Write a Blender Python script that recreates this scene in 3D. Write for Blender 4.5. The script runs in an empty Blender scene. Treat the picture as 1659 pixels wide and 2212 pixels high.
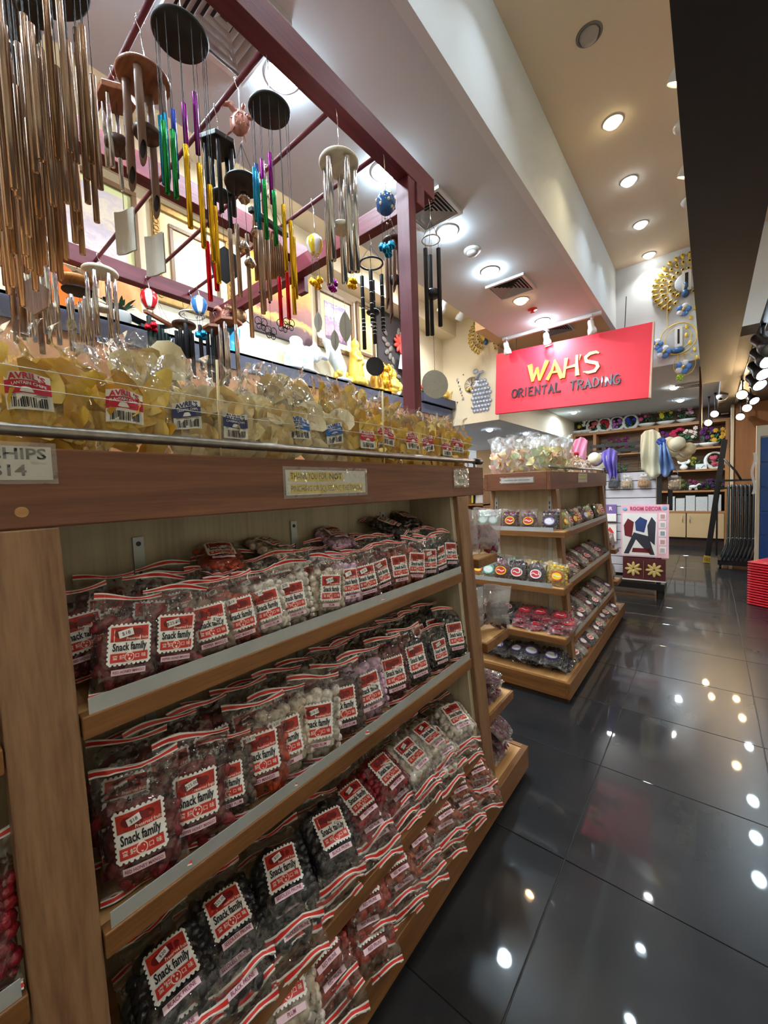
import bpy, bmesh, math, random
from mathutils import Vector, Matrix
random.seed(11)
R = math.radians
PI = math.pi
scene = bpy.context.scene
COL = scene.collection

# ------------------------------------------------------------------ camera
RIGHT = Vector((0.77372957, 0.63247541, -0.03629611))
UP = Vector((-0.00772244, 0.066705, 0.99774286))
FWD = Vector((-0.63346895, 0.77170286, -0.05649588))
cd = bpy.data.cameras.new('camera')
cd.sensor_fit = 'HORIZONTAL'; cd.sensor_width = 36.0
cd.lens = 858.69 / 1659.0 * 36.0
cd.clip_start = 0.02; cd.clip_end = 60
cam = bpy.data.objects.new('camera', cd)
cam.matrix_world = Matrix(((RIGHT.x, UP.x, -FWD.x, 0), (RIGHT.y, UP.y, -FWD.y, 0), (RIGHT.z, UP.z, -FWD.z, 1.339), (0, 0, 0, 1)))
COL.objects.link(cam); scene.camera = cam

# ------------------------------------------------------------------ world, exposure
world = bpy.data.worlds.new('world'); scene.world = world; world.use_nodes = True
world.node_tree.nodes['Background'].inputs[0].default_value = (0.9, 0.95, 1.0, 1)
world.node_tree.nodes['Background'].inputs[1].default_value = 0.3
scene.view_settings.view_transform = 'Standard'
scene.view_settings.look = 'None'
scene.view_settings.exposure = 0.9
scene.view_settings.gamma = 1.0
scene.view_settings.use_curve_mapping = False
try:
    scene.cycles.transparent_max_bounces = 14
    scene.cycles.max_bounces = 6
    scene.cycles.diffuse_bounces = 3
    scene.cycles.glossy_bounces = 3
    scene.cycles.use_adaptive_sampling = True
    scene.cycles.adaptive_threshold = 0.13
    scene.cycles.sample_clamp_indirect = 6.0
    scene.cycles.use_denoising = True
except Exception:
    pass
COOL = (0.70, 0.88, 1.0); NEUT = (0.96, 0.97, 0.95); WARM = (1.0, 0.66, 0.32)
P_RAFT = 10.0      # watts of each drop-ceiling downlight
P_HIGH = 1.5      # watts of each high-ceiling downlight
P_BACK = 13.0      # watts of each downlight in the rear room
P_SPOT = 9.0       # watts of each track spot

# ------------------------------------------------------------------ helpers
def lin(c):
    c = c / 255.0
    return c / 12.92 if c <= 0.04045 else ((c + 0.055) / 1.055) ** 2.4
def rgb(t):
    return (lin(t[0]), lin(t[1]), lin(t[2]), 1.0)
MATS = {}
def nt(name):
    m = bpy.data.materials.new(name); m.use_nodes = True
    t = m.node_tree; t.nodes.clear()
    out = t.nodes.new('ShaderNodeOutputMaterial')
    return m, t, out
def P(name, col, rough=0.5, metal=0.0, spec=0.5, var=0.0, vscale=6.0, bump=0.0, bscale=40.0, coat=0.0, trans=0.0, sheen=0.0, alpha=1.0):
    """principled paint / metal / plastic with optional tonal mottling and fine relief"""
    if name in MATS: return MATS[name]
    m, t, out = nt(name)
    b = t.nodes.new('ShaderNodeBsdfPrincipled')
    b.inputs['Base Color'].default_value = rgb(col)
    b.inputs['Roughness'].default_value = rough
    b.inputs['Metallic'].default_value = metal
    b.inputs['Specular IOR Level'].default_value = spec
    b.inputs['Coat Weight'].default_value = coat
    b.inputs['Transmission Weight'].default_value = trans
    b.inputs['Alpha'].default_value = alpha
    if var or bump:
        tc = t.nodes.new('ShaderNodeTexCoord')
    if var:
        n = t.nodes.new('ShaderNodeTexNoise'); n.inputs['Scale'].default_value = vscale; n.inputs['Detail'].default_value = 4
        t.links.new(tc.outputs['Object'], n.inputs['Vector'])
        h = t.nodes.new('ShaderNodeHueSaturation'); h.inputs['Color'].default_value = rgb(col)
        mr = t.nodes.new('ShaderNodeMapRange'); mr.inputs[1].default_value = 0.25; mr.inputs[2].default_value = 0.75
        mr.inputs[3].default_value = 1 - var; mr.inputs[4].default_value = 1 + var
        t.links.new(n.outputs['Fac'], mr.inputs[0]); t.links.new(mr.outputs[0], h.inputs['Value'])
        t.links.new(h.outputs[0], b.inputs['Base Color'])
    if bump:
        n2 = t.nodes.new('ShaderNodeTexNoise'); n2.inputs['Scale'].default_value = bscale; n2.inputs['Detail'].default_value = 3
        t.links.new(tc.outputs['Object'], n2.inputs['Vector'])
        bp = t.nodes.new('ShaderNodeBump'); bp.inputs['Strength'].default_value = bump; bp.inputs['Distance'].default_value = 0.01
        t.links.new(n2.outputs['Fac'], bp.inputs['Height']); t.links.new(bp.outputs[0], b.inputs['Normal'])
    t.links.new(b.outputs[0], out.inputs[0])
    MATS[name] = m
    return m
def E(name, col, strength):
    if name in MATS: return MATS[name]
    m, t, out = nt(name)
    e = t.nodes.new('ShaderNodeEmission'); e.inputs[0].default_value = (col[0], col[1], col[2], 1); e.inputs[1].default_value = strength
    t.links.new(e.outputs[0], out.inputs[0]); MATS[name] = m
    try: m.cycles.emission_sampling = 'NONE'     # the lamp beside it does the lighting
    except Exception: pass
    return m
def WOOD(name, c1, c2, axis='Y', scale=1.0, rough=0.42, knots=0.3, world_grain=False):
    """grain runs along the given object axis"""
    if name in MATS: return MATS[name]
    m, t, out = nt(name); N = t.nodes.new; L = t.links.new
    tc = N('ShaderNodeTexCoord'); oi = N('ShaderNodeObjectInfo')
    add = N('ShaderNodeVectorMath'); add.operation = 'ADD'
    sc = N('ShaderNodeVectorMath'); sc.operation = 'SCALE'; sc.inputs['Scale'].default_value = 7.3
    cmb = N('ShaderNodeCombineXYZ')
    for i in range(3): L(oi.outputs['Random'], cmb.inputs[i])
    L(cmb.outputs[0], sc.inputs[0]); L(tc.outputs['Object'], add.inputs[0]); L(sc.outputs[0], add.inputs[1])
    mp = N('ShaderNodeMapping')
    s = [14 * scale, 14 * scale, 14 * scale]; s['XYZ'.index(axis)] = 0.9 * scale
    mp.inputs['Scale'].default_value = s
    L(add.outputs[0], mp.inputs[0])
    n1 = N('ShaderNodeTexNoise'); n1.inputs['Scale'].default_value = 1.6; n1.inputs['Detail'].default_value = 7; n1.inputs['Distortion'].default_value = 0.9
    L(mp.outputs[0], n1.inputs['Vector'])
    mp2 = N('ShaderNodeMapping'); s2 = [120 * scale] * 3; s2['XYZ'.index(axis)] = 5 * scale
    mp2.inputs['Scale'].default_value = s2; L(add.outputs[0], mp2.inputs[0])
    n2 = N('ShaderNodeTexNoise'); n2.inputs['Scale'].default_value = 1.5; n2.inputs['Detail'].default_value = 3
    L(mp2.outputs[0], n2.inputs['Vector'])
    mx = N('ShaderNodeMath'); mx.operation = 'MULTIPLY_ADD'; mx.inputs[1].default_value = 0.35; L(n2.outputs['Fac'], mx.inputs[0])
    sb = N('ShaderNodeMath'); sb.operation = 'MULTIPLY'; sb.inputs[1].default_value = 0.72; L(n1.outputs['Fac'], sb.inputs[0]); L(sb.outputs[0], mx.inputs[2])
    cr = N('ShaderNodeValToRGB')
    cr.color_ramp.elements[0].position = 0.34; cr.color_ramp.elements[0].color = rgb(c1)
    cr.color_ramp.elements[1].position = 0.68; cr.color_ramp.elements[1].color = rgb(c2)
    L(mx.outputs[0], cr.inputs[0])
    b = N('ShaderNodeBsdfPrincipled'); b.inputs['Roughness'].default_value = rough; b.inputs['Specular IOR Level'].default_value = 0.4
    L(cr.outputs[0], b.inputs['Base Color'])
    bp = N('ShaderNodeBump'); bp.inputs['Strength'].default_value = 0.12; bp.inputs['Distance'].default_value = 0.004
    L(n2.outputs['Fac'], bp.inputs['Height']); L(bp.outputs[0], b.inputs['Normal'])
    L(b.outputs[0], out.inputs[0]); MATS[name] = m
    return m
def FILM(name, tint=(1, 1, 1), gloss=0.10, haze=0.05, rough=0.12, bscale=38.0, bstr=0.9):
    """thin crinkled clear plastic: transparent sheet with a fresnel gloss and a little haze"""
    if name in MATS: return MATS[name]
    m, t, out = nt(name); N = t.nodes.new; L = t.links.new
    tr = N('ShaderNodeBsdfTransparent'); tr.inputs[0].default_value = (*tint, 1)
    gl = N('ShaderNodeBsdfGlossy'); gl.inputs['Roughness'].default_value = rough; gl.inputs['Color'].default_value = (1, 1, 1, 1)
    df = N('ShaderNodeBsdfDiffuse'); df.inputs[0].default_value = (0.85, 0.86, 0.88, 1)
    tc = N('ShaderNodeTexCoord')
    no = N('ShaderNodeTexNoise'); no.inputs['Scale'].default_value = bscale; no.inputs['Detail'].default_value = 1; no.inputs['Distortion'].default_value = 0.0
    L(tc.outputs['Object'], no.inputs['Vector'])
    bp = N('ShaderNodeBump'); bp.inputs['Strength'].default_value = bstr; bp.inputs['Distance'].default_value = 0.02
    L(no.outputs['Fac'], bp.inputs['Height'])
    L(bp.outputs[0], gl.inputs['Normal'])
    fr = N('ShaderNodeFresnel'); fr.inputs[0].default_value = 1.35; L(bp.outputs[0], fr.inputs['Normal'])
    ma = N('ShaderNodeMath'); ma.operation = 'MULTIPLY_ADD'; ma.inputs[1].default_value = 0.8; ma.inputs[2].default_value = gloss; ma.use_clamp = True
    L(fr.outputs[0], ma.inputs[0])
    m1 = N('ShaderNodeMixShader'); m1.inputs[0].default_value = haze; L(tr.outputs[0], m1.inputs[1]); L(df.outputs[0], m1.inputs[2])
    m2 = N('ShaderNodeMixShader'); L(ma.outputs[0], m2.inputs[0]); L(m1.outputs[0], m2.inputs[1]); L(gl.outputs[0], m2.inputs[2])
    L(m2.outputs[0], out.inputs[0]); MATS[name] = m
    return m

class B:
    """collects shapes of one part"""
    def __init__(s): s.v = []; s.f = []; s.m = []
    def add(s, vs, fs, m=0):
        o = len(s.v); s.v += [tuple(x) for x in vs]
        for f in fs: s.f.append(tuple(i + o for i in f)); s.m.append(m)
        return s
    def box(s, x0, x1, y0, y1, z0, z1, m=0):
        v = [(x0, y0, z0), (x1, y0, z0), (x1, y1, z0), (x0, y1, z0), (x0, y0, z1), (x1, y0, z1), (x1, y1, z1), (x0, y1, z1)]
        return s.add(v, [(3, 2, 1, 0), (4, 5, 6, 7), (0, 1, 5, 4), (1, 2, 6, 5), (2, 3, 7, 6), (3, 0, 4, 7)], m)
    def cbox(s, c, d, M=None, m=0):
        x, y, z = d[0] / 2, d[1] / 2, d[2] / 2; c = Vector(c)
        v = [Vector(p) for p in ((-x, -y, -z), (x, -y, -z), (x, y, -z), (-x, y, -z), (-x, -y, z), (x, -y, z), (x, y, z), (-x, y, z))]
        if M is not None: v = [M @ p for p in v]
        return s.add([p + c for p in v], [(3, 2, 1, 0), (4, 5, 6, 7), (0, 1, 5, 4), (1, 2, 6, 5), (2, 3, 7, 6), (3, 0, 4, 7)], m)
    def prism(s, poly, ax, a0, a1, m=0):
        """2-D polygon extruded along ax ('x': poly is (y,z); 'y': (x,z); 'z': (x,y))"""
        def p3(p, a):
            return (a, p[0], p[1]) if ax == 'x' else (p[0], a, p[1]) if ax == 'y' else (p[0], p[1], a)
        n = len(poly)
        v = [p3(p, a0) for p in poly] + [p3(p, a1) for p in poly]
        f = [tuple(range(n - 1, -1, -1)), tuple(range(n, 2 * n))] + [(i, (i + 1) % n, n + (i + 1) % n, n + i) for i in range(n)]
        return s.add(v, f, m)
    def path(s, pts, r, n=8, m=0, cap=True, closed=False):
        pts = [Vector(p) for p in pts]; k = len(pts)
        rr = r if isinstance(r, (list, tuple)) else [r] * k
        rings = []; prev = None
        for i, p in enumerate(pts):
            if closed: d = pts[(i + 1) % k] - pts[i - 1]
            else: d = pts[min(i + 1, k - 1)] - pts[max(i - 1, 0)]
            if d.length < 1e-9: d = Vector((0, 0, 1))
            d.normalize()
            a = prev if prev is not None else (Vector((0, 0, 1)) if abs(d.z) < 0.9 else Vector((1, 0, 0)))
            u = a - d * a.dot(d)
            if u.length < 1e-6: u = d.orthogonal()
            u.normalize(); w = d.cross(u); prev = u
            rings.append([p + (u * math.cos(2 * PI * j / n) + w * math.sin(2 * PI * j / n)) * rr[i] for j in range(n)])
        v = [q for ring in rings for q in ring]; f = []
        for i in range(k if closed else k - 1):
            a, b = i * n, ((i + 1) % k) * n
            for j in range(n): f.append((a + j, a + (j + 1) % n, b + (j + 1) % n, b + j))
        if cap and not closed:
            f.append(tuple(range(n - 1, -1, -1))); f.append(tuple(range((k - 1) * n, k * n)))
        return s.add(v, f, m)
    def lathe(s, prof, n=20, c=(0, 0, 0), m=0, sx=1.0, sy=1.0):
        v = []; f = []; k = len(prof)
        for (r, z) in prof:
            for j in range(n):
                a = 2 * PI * j / n
                v.append((c[0] + r * math.cos(a) * sx, c[1] + r * math.sin(a) * sy, c[2] + z))
        for i in range(k - 1):
            for j in range(n):
                f.append((i * n + j, i * n + (j + 1) % n, (i + 1) * n + (j + 1) % n, (i + 1) * n + j))
        if prof[0][0] > 1e-5: f.append(tuple(range(n - 1, -1, -1)))
        if prof[-1][0] > 1e-5: f.append(tuple(range((k - 1) * n, k * n)))
        return s.add(v, f, m)
    def ell(s, c, r, nu=8, nv=6, M=None, m=0, jit=0.0):
        if not isinstance(r, (list, tuple)): r = (r, r, r)
        v = [Vector((0, 0, -r[2]))]; f = []
        for i in range(1, nv):
            t = -PI / 2 + PI * i / nv
            for j in range(nu):
                a = 2 * PI * j / nu; k = 1 + random.uniform(-jit, jit)
                v.append(Vector((r[0] * math.cos(t) * math.cos(a), r[1] * math.cos(t) * math.sin(a), r[2] * math.sin(t))) * k)
        v.append(Vector((0, 0, r[2])))
        for j in range(nu): f.append((0, 1 + (j + 1) % nu, 1 + j))
        for i in range(nv - 2):
            for j in range(nu):
                a = 1 + i * nu; b = a + nu
                f.append((a + j, a + (j + 1) % nu, b + (j + 1) % nu, b + j))
        a = 1 + (nv - 2) * nu; q = len(v) - 1
        for j in range(nu): f.append((a + j, a + (j + 1) % nu, q))
        if M is not None: v = [M @ p for p in v]
        c = Vector(c)
        return s.add([p + c for p in v], f, m)
    def grid(s, fn, nu, nv, m=0):
        v = [fn(i / nu, j / nv) for j in range(nv + 1) for i in range(nu + 1)]
        f = [(j * (nu + 1) + i, j * (nu + 1) + i + 1, (j + 1) * (nu + 1) + i + 1, (j + 1) * (nu + 1) + i) for j in range(nv) for i in range(nu)]
        return s.add(v, f, m)
    def text(s, txt, size, c, M=None, m=0, sx=1.0, bold=0.0, align='CENTER', fn=None, ext=0.0):
        """flat or extruded lettering; reads along local +x, up local +z, faces -y"""
        vs, fs = text_geo(txt, bold, align)
        c = Vector(c); o = []
        for (x, y) in vs:
            p = Vector((x * size * sx, 0, y * size))
            if M is not None: p = M @ p
            p = p + c
            if fn: p = Vector(fn(p))
            o.append(p)
        return s.add(o, fs, m)
    def mesh(s, name, mats, smooth=False):
        me = bpy.data.meshes.new(name); me.from_pydata(s.v, [], s.f)
        for m in (mats if isinstance(mats, (list, tuple)) else [mats]): me.materials.append(m)
        if s.m and max(s.m) > 0: me.polygons.foreach_set('material_index', s.m)
        if smooth: me.polygons.foreach_set('use_smooth', [True] * len(me.polygons))
        me.update()
        return me
    def build(s, name, mats, parent=None, smooth=False, loc=None, rot=None, bevel=0.0, kind=None, label=None):
        o = link(name, s.mesh(name, mats, smooth), parent, loc, rot)
        if bevel:
            b = o.modifiers.new('bevel', 'BEVEL'); b.width = bevel; b.segments = 2; b.limit_method = 'ANGLE'
        if kind: o['kind'] = kind
        if label: o['label'] = label
        return o
_TG = {}
def text_geo(txt, bold=0.0, align='CENTER'):
    k = (txt, bold, align)
    if k in _TG: return _TG[k]
    cu = bpy.data.curves.new('t', 'FONT'); cu.body = txt; cu.size = 1.0; cu.align_x = align; cu.align_y = 'CENTER'
    cu.resolution_u = 2; cu.offset = bold; cu.fill_mode = 'FRONT'
    o = bpy.data.objects.new('t', cu); COL.objects.link(o)
    dg = bpy.context.evaluated_depsgraph_get()
    me = bpy.data.meshes.new_from_object(o.evaluated_get(dg))
    vs = [(v.co.x, v.co.y) for v in me.vertices]; fs = [tuple(p.vertices) for p in me.polygons]
    bpy.data.objects.remove(o); bpy.data.curves.remove(cu); bpy.data.meshes.remove(me)
    # faces front (-y after mapping): keep order, the mapping (x, y) -> (x, 0, z) faces -y
    _TG[k] = (vs, fs)
    return _TG[k]
def link(name, me, parent=None, loc=None, rot=None):
    o = bpy.data.objects.new(name, me); COL.objects.link(o)
    if parent is not None: o.parent = parent
    if loc is not None: o.location = loc
    if rot is not None: o.rotation_euler = rot
    return o
LABELS = {}
def tag(o, label, cat, group=None, kind=None):
    n = len(label.split())
    if n < 4 or n > 16: print('LABEL WORDS', n, label)
    if label in LABELS and not group: print('DUP LABEL', label)
    LABELS[label] = 1
    o['label'] = label; o['category'] = cat
    if group: o['group'] = group
    if kind: o['kind'] = kind
    return o
def thing(name, label, cat, loc=(0, 0, 0), rot=(0, 0, 0), group=None):
    o = link(name, None, None, loc, rot); o.empty_display_size = 0.05
    return tag(o, label, cat, group)
def struct(o):
    o['kind'] = 'structure'; return o
def rz(a): return Matrix.Rotation(a, 3, 'Z')
def rx(a): return Matrix.Rotation(a, 3, 'X')
def ry(a): return Matrix.Rotation(a, 3, 'Y')
NTH = ['first', 'second', 'third', 'fourth', 'fifth', 'sixth', 'seventh', 'eighth', 'ninth', 'tenth', 'eleventh', 'twelfth',
       'thirteenth', 'fourteenth', 'fifteenth', 'sixteenth', 'seventeenth', 'eighteenth', 'nineteenth', 'twentieth']
def remesh_blob(fn, voxel, mat, name, parent=None, loc=None, rot=None, smooth_it=3):
    """fuses overlapping lumps into one sculpted surface"""
    b = B(); fn(b)
    me = b.mesh('tmp', mat); o = link('tmp', me)
    r = o.modifiers.new('r', 'REMESH'); r.mode = 'VOXEL'; r.voxel_size = voxel
    sm = o.modifiers.new('s', 'SMOOTH'); sm.factor = 0.5; sm.iterations = smooth_it
    dg = bpy.context.evaluated_depsgraph_get()
    m2 = bpy.data.meshes.new_from_object(o.evaluated_get(dg)); m2.name = name
    bpy.data.objects.remove(o); bpy.data.meshes.remove(me)
    m2.materials.clear(); m2.materials.append(mat)
    m2.polygons.foreach_set('use_smooth', [True] * len(m2.polygons))
    return link(name, m2, parent, loc, rot)

# ------------------------------------------------------------------ materials
M_ceil = P('ceiling_paint', (204, 210, 215), 0.85)
M_white = P('white_paint', (216, 220, 222), 0.8)
M_cream = P('cream_paint', (236, 224, 196), 0.85, var=0.03, vscale=2)
M_high = P('upper_ceiling_paint', (234, 214, 188), 0.85)
M_blk = P('black_panel', (24, 23, 26), 0.55, var=0.12, vscale=3)
M_brown_ceil = P('brown_board', (74, 62, 52), 0.6)
M_orange_wall_glow = P('orange_wall_warm_glow', (222, 180, 132), 0.8)
M_teak = WOOD('teak_header', (94, 56, 40), (134, 86, 62), 'Y', 1.0, 0.38)
M_teakx = WOOD('teak_header_end', (94, 56, 40), (134, 86, 62), 'X', 1.0, 0.38)
M_trim = WOOD('teak_trim', (106, 74, 50), (150, 114, 82), 'Z', 1.0, 0.42)
M_shelfw = WOOD('teak_shelf', (100, 64, 34), (142, 96, 52), 'Y', 1.0, 0.42)
M_shelfx = WOOD('teak_shelf_end', (100, 64, 34), (142, 96, 52), 'X', 1.0, 0.42)
M_oak = WOOD('oak_panel', (160, 146, 120), (190, 176, 150), 'Z', 0.7, 0.5)
M_oakl = WOOD('oak_deck', (176, 128, 76), (206, 160, 104), 'Y', 0.7, 0.45)
M_farwood = WOOD('far_wood', (150, 98, 56), (190, 132, 80), 'X', 0.6, 0.5)
M_farwoodz = WOOD('far_wood_upright', (150, 98, 56), (190, 132, 80), 'Z', 0.6, 0.5)
M_ply = WOOD('brown_ply', (150, 100, 62), (172, 120, 76), 'Z', 0.3, 0.6)
M_redwood = WOOD('maroon_timber', (78, 25, 33), (112, 42, 51), 'Y', 0.8, 0.5)
M_redwoodx = WOOD('maroon_timber_cross', (78, 25, 33), (112, 42, 51), 'X', 0.8, 0.5)
M_redwoodz = WOOD('maroon_timber_post', (78, 25, 33), (112, 42, 51), 'Z', 0.8, 0.5)
M_alu = P('aluminium', (180, 184, 184), 0.4, 0.2, var=0.08, vscale=20)
M_steel = P('galvanised_steel', (150, 145, 138), 0.38, 1.0, var=0.22, vscale=60)
M_chrome = P('polished_steel', (215, 215, 218), 0.14, 1.0)
M_copper = P('copper', (170, 146, 130), 0.28, 1.0)
M_bronze = P('bronze_brown_tube', (146, 116, 92), 0.3, 1.0)
M_gold = P('bright_gold', (236, 186, 60), 0.22, 1.0)
M_goldp = P('gold_paint', (240, 204, 92), 0.35, 0.35)
M_dkmetal = P('dark_metal', (52, 50, 52), 0.4, 0.7)
M_blackp = P('black_plastic', (26, 26, 28), 0.4)
M_paper = P('paper_white', (238, 236, 230), 0.7)
M_yellowhl = P('highlighter_yellow', (240, 216, 66), 0.7)
M_ink = P('black_ink', (28, 26, 28), 0.6)
M_red = P('print_red', (200, 52, 44), 0.45)
M_strip = P('strip_red', (214, 44, 40), 0.35)
M_pink = P('tag_pink', (232, 200, 210), 0.5)
M_maroonink = P('maroon_ink', (130, 30, 70), 0.5)
M_film = FILM('clear_film', gloss=0.045, haze=0.012, rough=0.06, bscale=40, bstr=1.0)
M_filmc = FILM('clear_chip_film', gloss=0.02, haze=0.02, rough=0.08, bscale=10, bstr=0.6)
M_filmh = FILM('frosted_film', gloss=0.06, haze=0.30, bscale=20, bstr=0.6)
M_tape = FILM('clear_tape', gloss=0.10, haze=0.12, rough=0.2, bscale=50, bstr=0.5)
# ================================================================== room shell
def floor_mat():
    m, t, out = nt('charcoal_tile'); N = t.nodes.new; L = t.links.new
    tc = N('ShaderNodeTexCoord'); oi = N('ShaderNodeObjectInfo')
    geo = N('ShaderNodeNewGeometry')
    n1 = N('ShaderNodeTexNoise'); n1.inputs['Scale'].default_value = 3.0; n1.inputs['Detail'].default_value = 8; n1.inputs['Distortion'].default_value = 0.6
    L(geo.outputs['Position'], n1.inputs['Vector'])
    cr = N('ShaderNodeValToRGB'); cr.color_ramp.elements[0].position = 0.3; cr.color_ramp.elements[0].color = rgb((30, 31, 33))
    cr.color_ramp.elements[1].position = 0.75; cr.color_ramp.elements[1].color = rgb((42, 42, 44))
    L(n1.outputs['Fac'], cr.inputs[0])
    hs = N('ShaderNodeHueSaturation'); mr = N('ShaderNodeMapRange'); mr.inputs[3].default_value = 0.88; mr.inputs[4].default_value = 1.12
    L(oi.outputs['Random'], mr.inputs[0]); L(mr.outputs[0], hs.inputs['Value']); L(cr.outputs[0], hs.inputs['Color'])
    # scuffs: pale thin streaks of dried cleaning water
    mp = N('ShaderNodeMapping'); mp.inputs['Scale'].default_value = (2.2, 5.0, 1); mp.inputs['Rotation'].default_value = (0, 0, 0.5)
    L(geo.outputs['Position'], mp.inputs[0])
    n2 = N('ShaderNodeTexNoise'); n2.inputs['Scale'].default_value = 2.0; n2.inputs['Detail'].default_value = 10; n2.inputs['Roughness'].default_value = 0.7; n2.inputs['Distortion'].default_value = 2.0
    L(mp.outputs[0], n2.inputs['Vector'])
    r2 = N('ShaderNodeMapRange'); r2.inputs[1].default_value = 0.66; r2.inputs[2].default_value = 0.82; r2.inputs[3].default_value = 0.0; r2.inputs[4].default_value = 0.10
    L(n2.outputs['Fac'], r2.inputs[0])
    mx = N('ShaderNodeMix'); mx.data_type = 'RGBA'; L(r2.outputs[0], mx.inputs[0]); L(hs.outputs[0], mx.inputs[6]); mx.inputs[7].default_value = rgb((120, 122, 124))
    b = N('ShaderNodeBsdfPrincipled'); L(mx.outputs[2], b.inputs['Base Color'])
    rr = N('ShaderNodeMapRange'); rr.inputs[1].default_value = 0.3; rr.inputs[2].default_value = 0.8; rr.inputs[3].default_value = 0.27; rr.inputs[4].default_value = 0.31
    L(n1.outputs['Fac'], rr.inputs[0]); L(rr.outputs[0], b.inputs['Roughness'])
    b.inputs['Specular IOR Level'].default_value = 0.16
    b.inputs['Coat Weight'].default_value = 0.4; b.inputs['Coat Roughness'].default_value = 0.03
    L(b.outputs[0], out.inputs[0])
    return m
M_tile = floor_mat()
M_grout = P('dark_grout', (30, 29, 29), 0.5)
fl = B().box(-5.0, 2.3, -3.1, 10.4, -0.06, -0.004).build('floor', M_grout); struct(fl)
tb = B()
tb.prism([(0.0015, 0.0015), (0.6035, 0.0015), (0.6035, 0.5985), (0.0015, 0.5985)], 'z', -0.012, -0.0012)
tb.add([(0.0015, 0.0015, -0.0012), (0.6035, 0.0015, -0.0012), (0.6035, 0.5985, -0.0012), (0.0015, 0.5985, -0.0012),
        (0.003, 0.003, 0), (0.602, 0.003, 0), (0.602, 0.597, 0), (0.003, 0.597, 0)],
       [(0, 1, 5, 4), (1, 2, 6, 5), (2, 3, 7, 6), (3, 0, 4, 7), (4, 5, 6, 7)])
tile_me = tb.mesh('tile', M_tile)
for k in range(-2, 4):
    for j in range(-5, 15):
        link('tile', tile_me, fl, (-0.390 + 0.605 * k, 1.418 + 0.6 * j, 0))

def slab(name, x0, x1, y0, y1, z0, z1, mat):
    return struct(B().box(x0, x1, y0, y1, z0, z1).build(name, mat))
# drop ceiling raft, its white fascia and the higher ceilings beside it
raft = slab('ceiling_drop', -2.07, -0.957, -3.0, 4.98, 3.2, 3.95, M_ceil)
slab('trim_1', -0.957, -0.907, -3.0, 5.73, 3.2, 3.95, M_white)
slab('ceiling_high', -0.907, 2.3, -3.0, 5.73, 3.9, 3.98, M_high)
slab('ceiling_side', -3.34, -2.07, -3.0, 5.7, 3.9, 3.98, M_cream)
slab('ceiling_sign', -2.416, -0.957, 4.98, 6.3, 3.38, 3.95, M_orange_wall_glow)  # orange paint here stands in for warm light on the ceiling
slab('trim_2', -3.34, -3.09, -3.0, 5.7, 3.68, 3.9, M_cream)
slab('wall_left', -3.44, -3.34, -3.0, 5.7, 0, 3.98, M_cream)
blk = B().box(-5.0, -2.416, 5.7, 10.4, 2.31, 3.95).build('wall_back_left', [M_cream, M_ceil]); struct(blk)
blk.data.polygons[0].material_index = 1
slab('wall_back_middle', -2.416, -0.907, 6.3, 6.4, 2.7, 3.95, M_cream)
wbr = slab('wall_back_right', -0.907, 2.3, 5.73, 5.83, 2.655, 3.95, M_white)
slab('ceiling_rear', -2.416, 0.1, 5.83, 10.4, 2.72, 2.8, M_ceil)
slab('ceiling_rear_dark', 0.1, 2.3, 4.6, 10.4, 2.52, 2.6, M_brown_ceil)
slab('ceiling_beam_black', -0.085, 0.185, -3.0, 6.4, 2.5, 2.66, M_blk)
slab('wall_far', -5.0, 2.3, 10.2, 10.3, 0, 2.8, M_orange_wall_glow)
slab('wall_ply', 0.30, 1.7, 8.75, 8.85, 0, 2.6, M_ply)
slab('trim_3', 0.262, 0.30, 8.72, 8.85, 0, 2.6, P('cream_trim', (224, 204, 170), 0.6))
slab('wall_right', 2.2, 2.3, -3.0, 10.4, 0, 3.95, M_cream)
slab('wall_front', -5.0, 2.3, -3.1, -3.0, 0, 3.95, M_cream)

# ------------------------------------------------------------------ downlights
M_ring = P('fitting_ring', (200, 200, 200), 0.4)
M_ringd = P('fitting_ring_grey', (120, 112, 106), 0.5)
def glow(col, s):
    return E('lamp_%d_%d_%d_%.1f' % (col[0] * 100, col[1] * 100, col[2] * 100, s), col, s)
def area_light(name, parent, loc, size, power, col, spread=180, rot=(0, 0, 0)):
    l = bpy.data.lights.new(name, 'AREA'); l.shape = 'DISK'; l.size = size; l.energy = power; l.color = col; l.spread = R(spread)
    o = bpy.data.objects.new(name, l); COL.objects.link(o); o.parent = parent; o.location = loc; o.rotation_euler = rot
    return o
def spot_light(name, parent, loc, power, col, angle=110, rot=(0, 0, 0), size=0.05):
    l = bpy.data.lights.new(name, 'SPOT'); l.energy = power; l.color = col; l.spot_size = R(angle); l.spot_blend = 0.8; l.shadow_soft_size = size
    o = bpy.data.objects.new(name, l); COL.objects.link(o); o.parent = parent; o.location = loc; o.rotation_euler = rot
    return o
RINGS = {}
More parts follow.
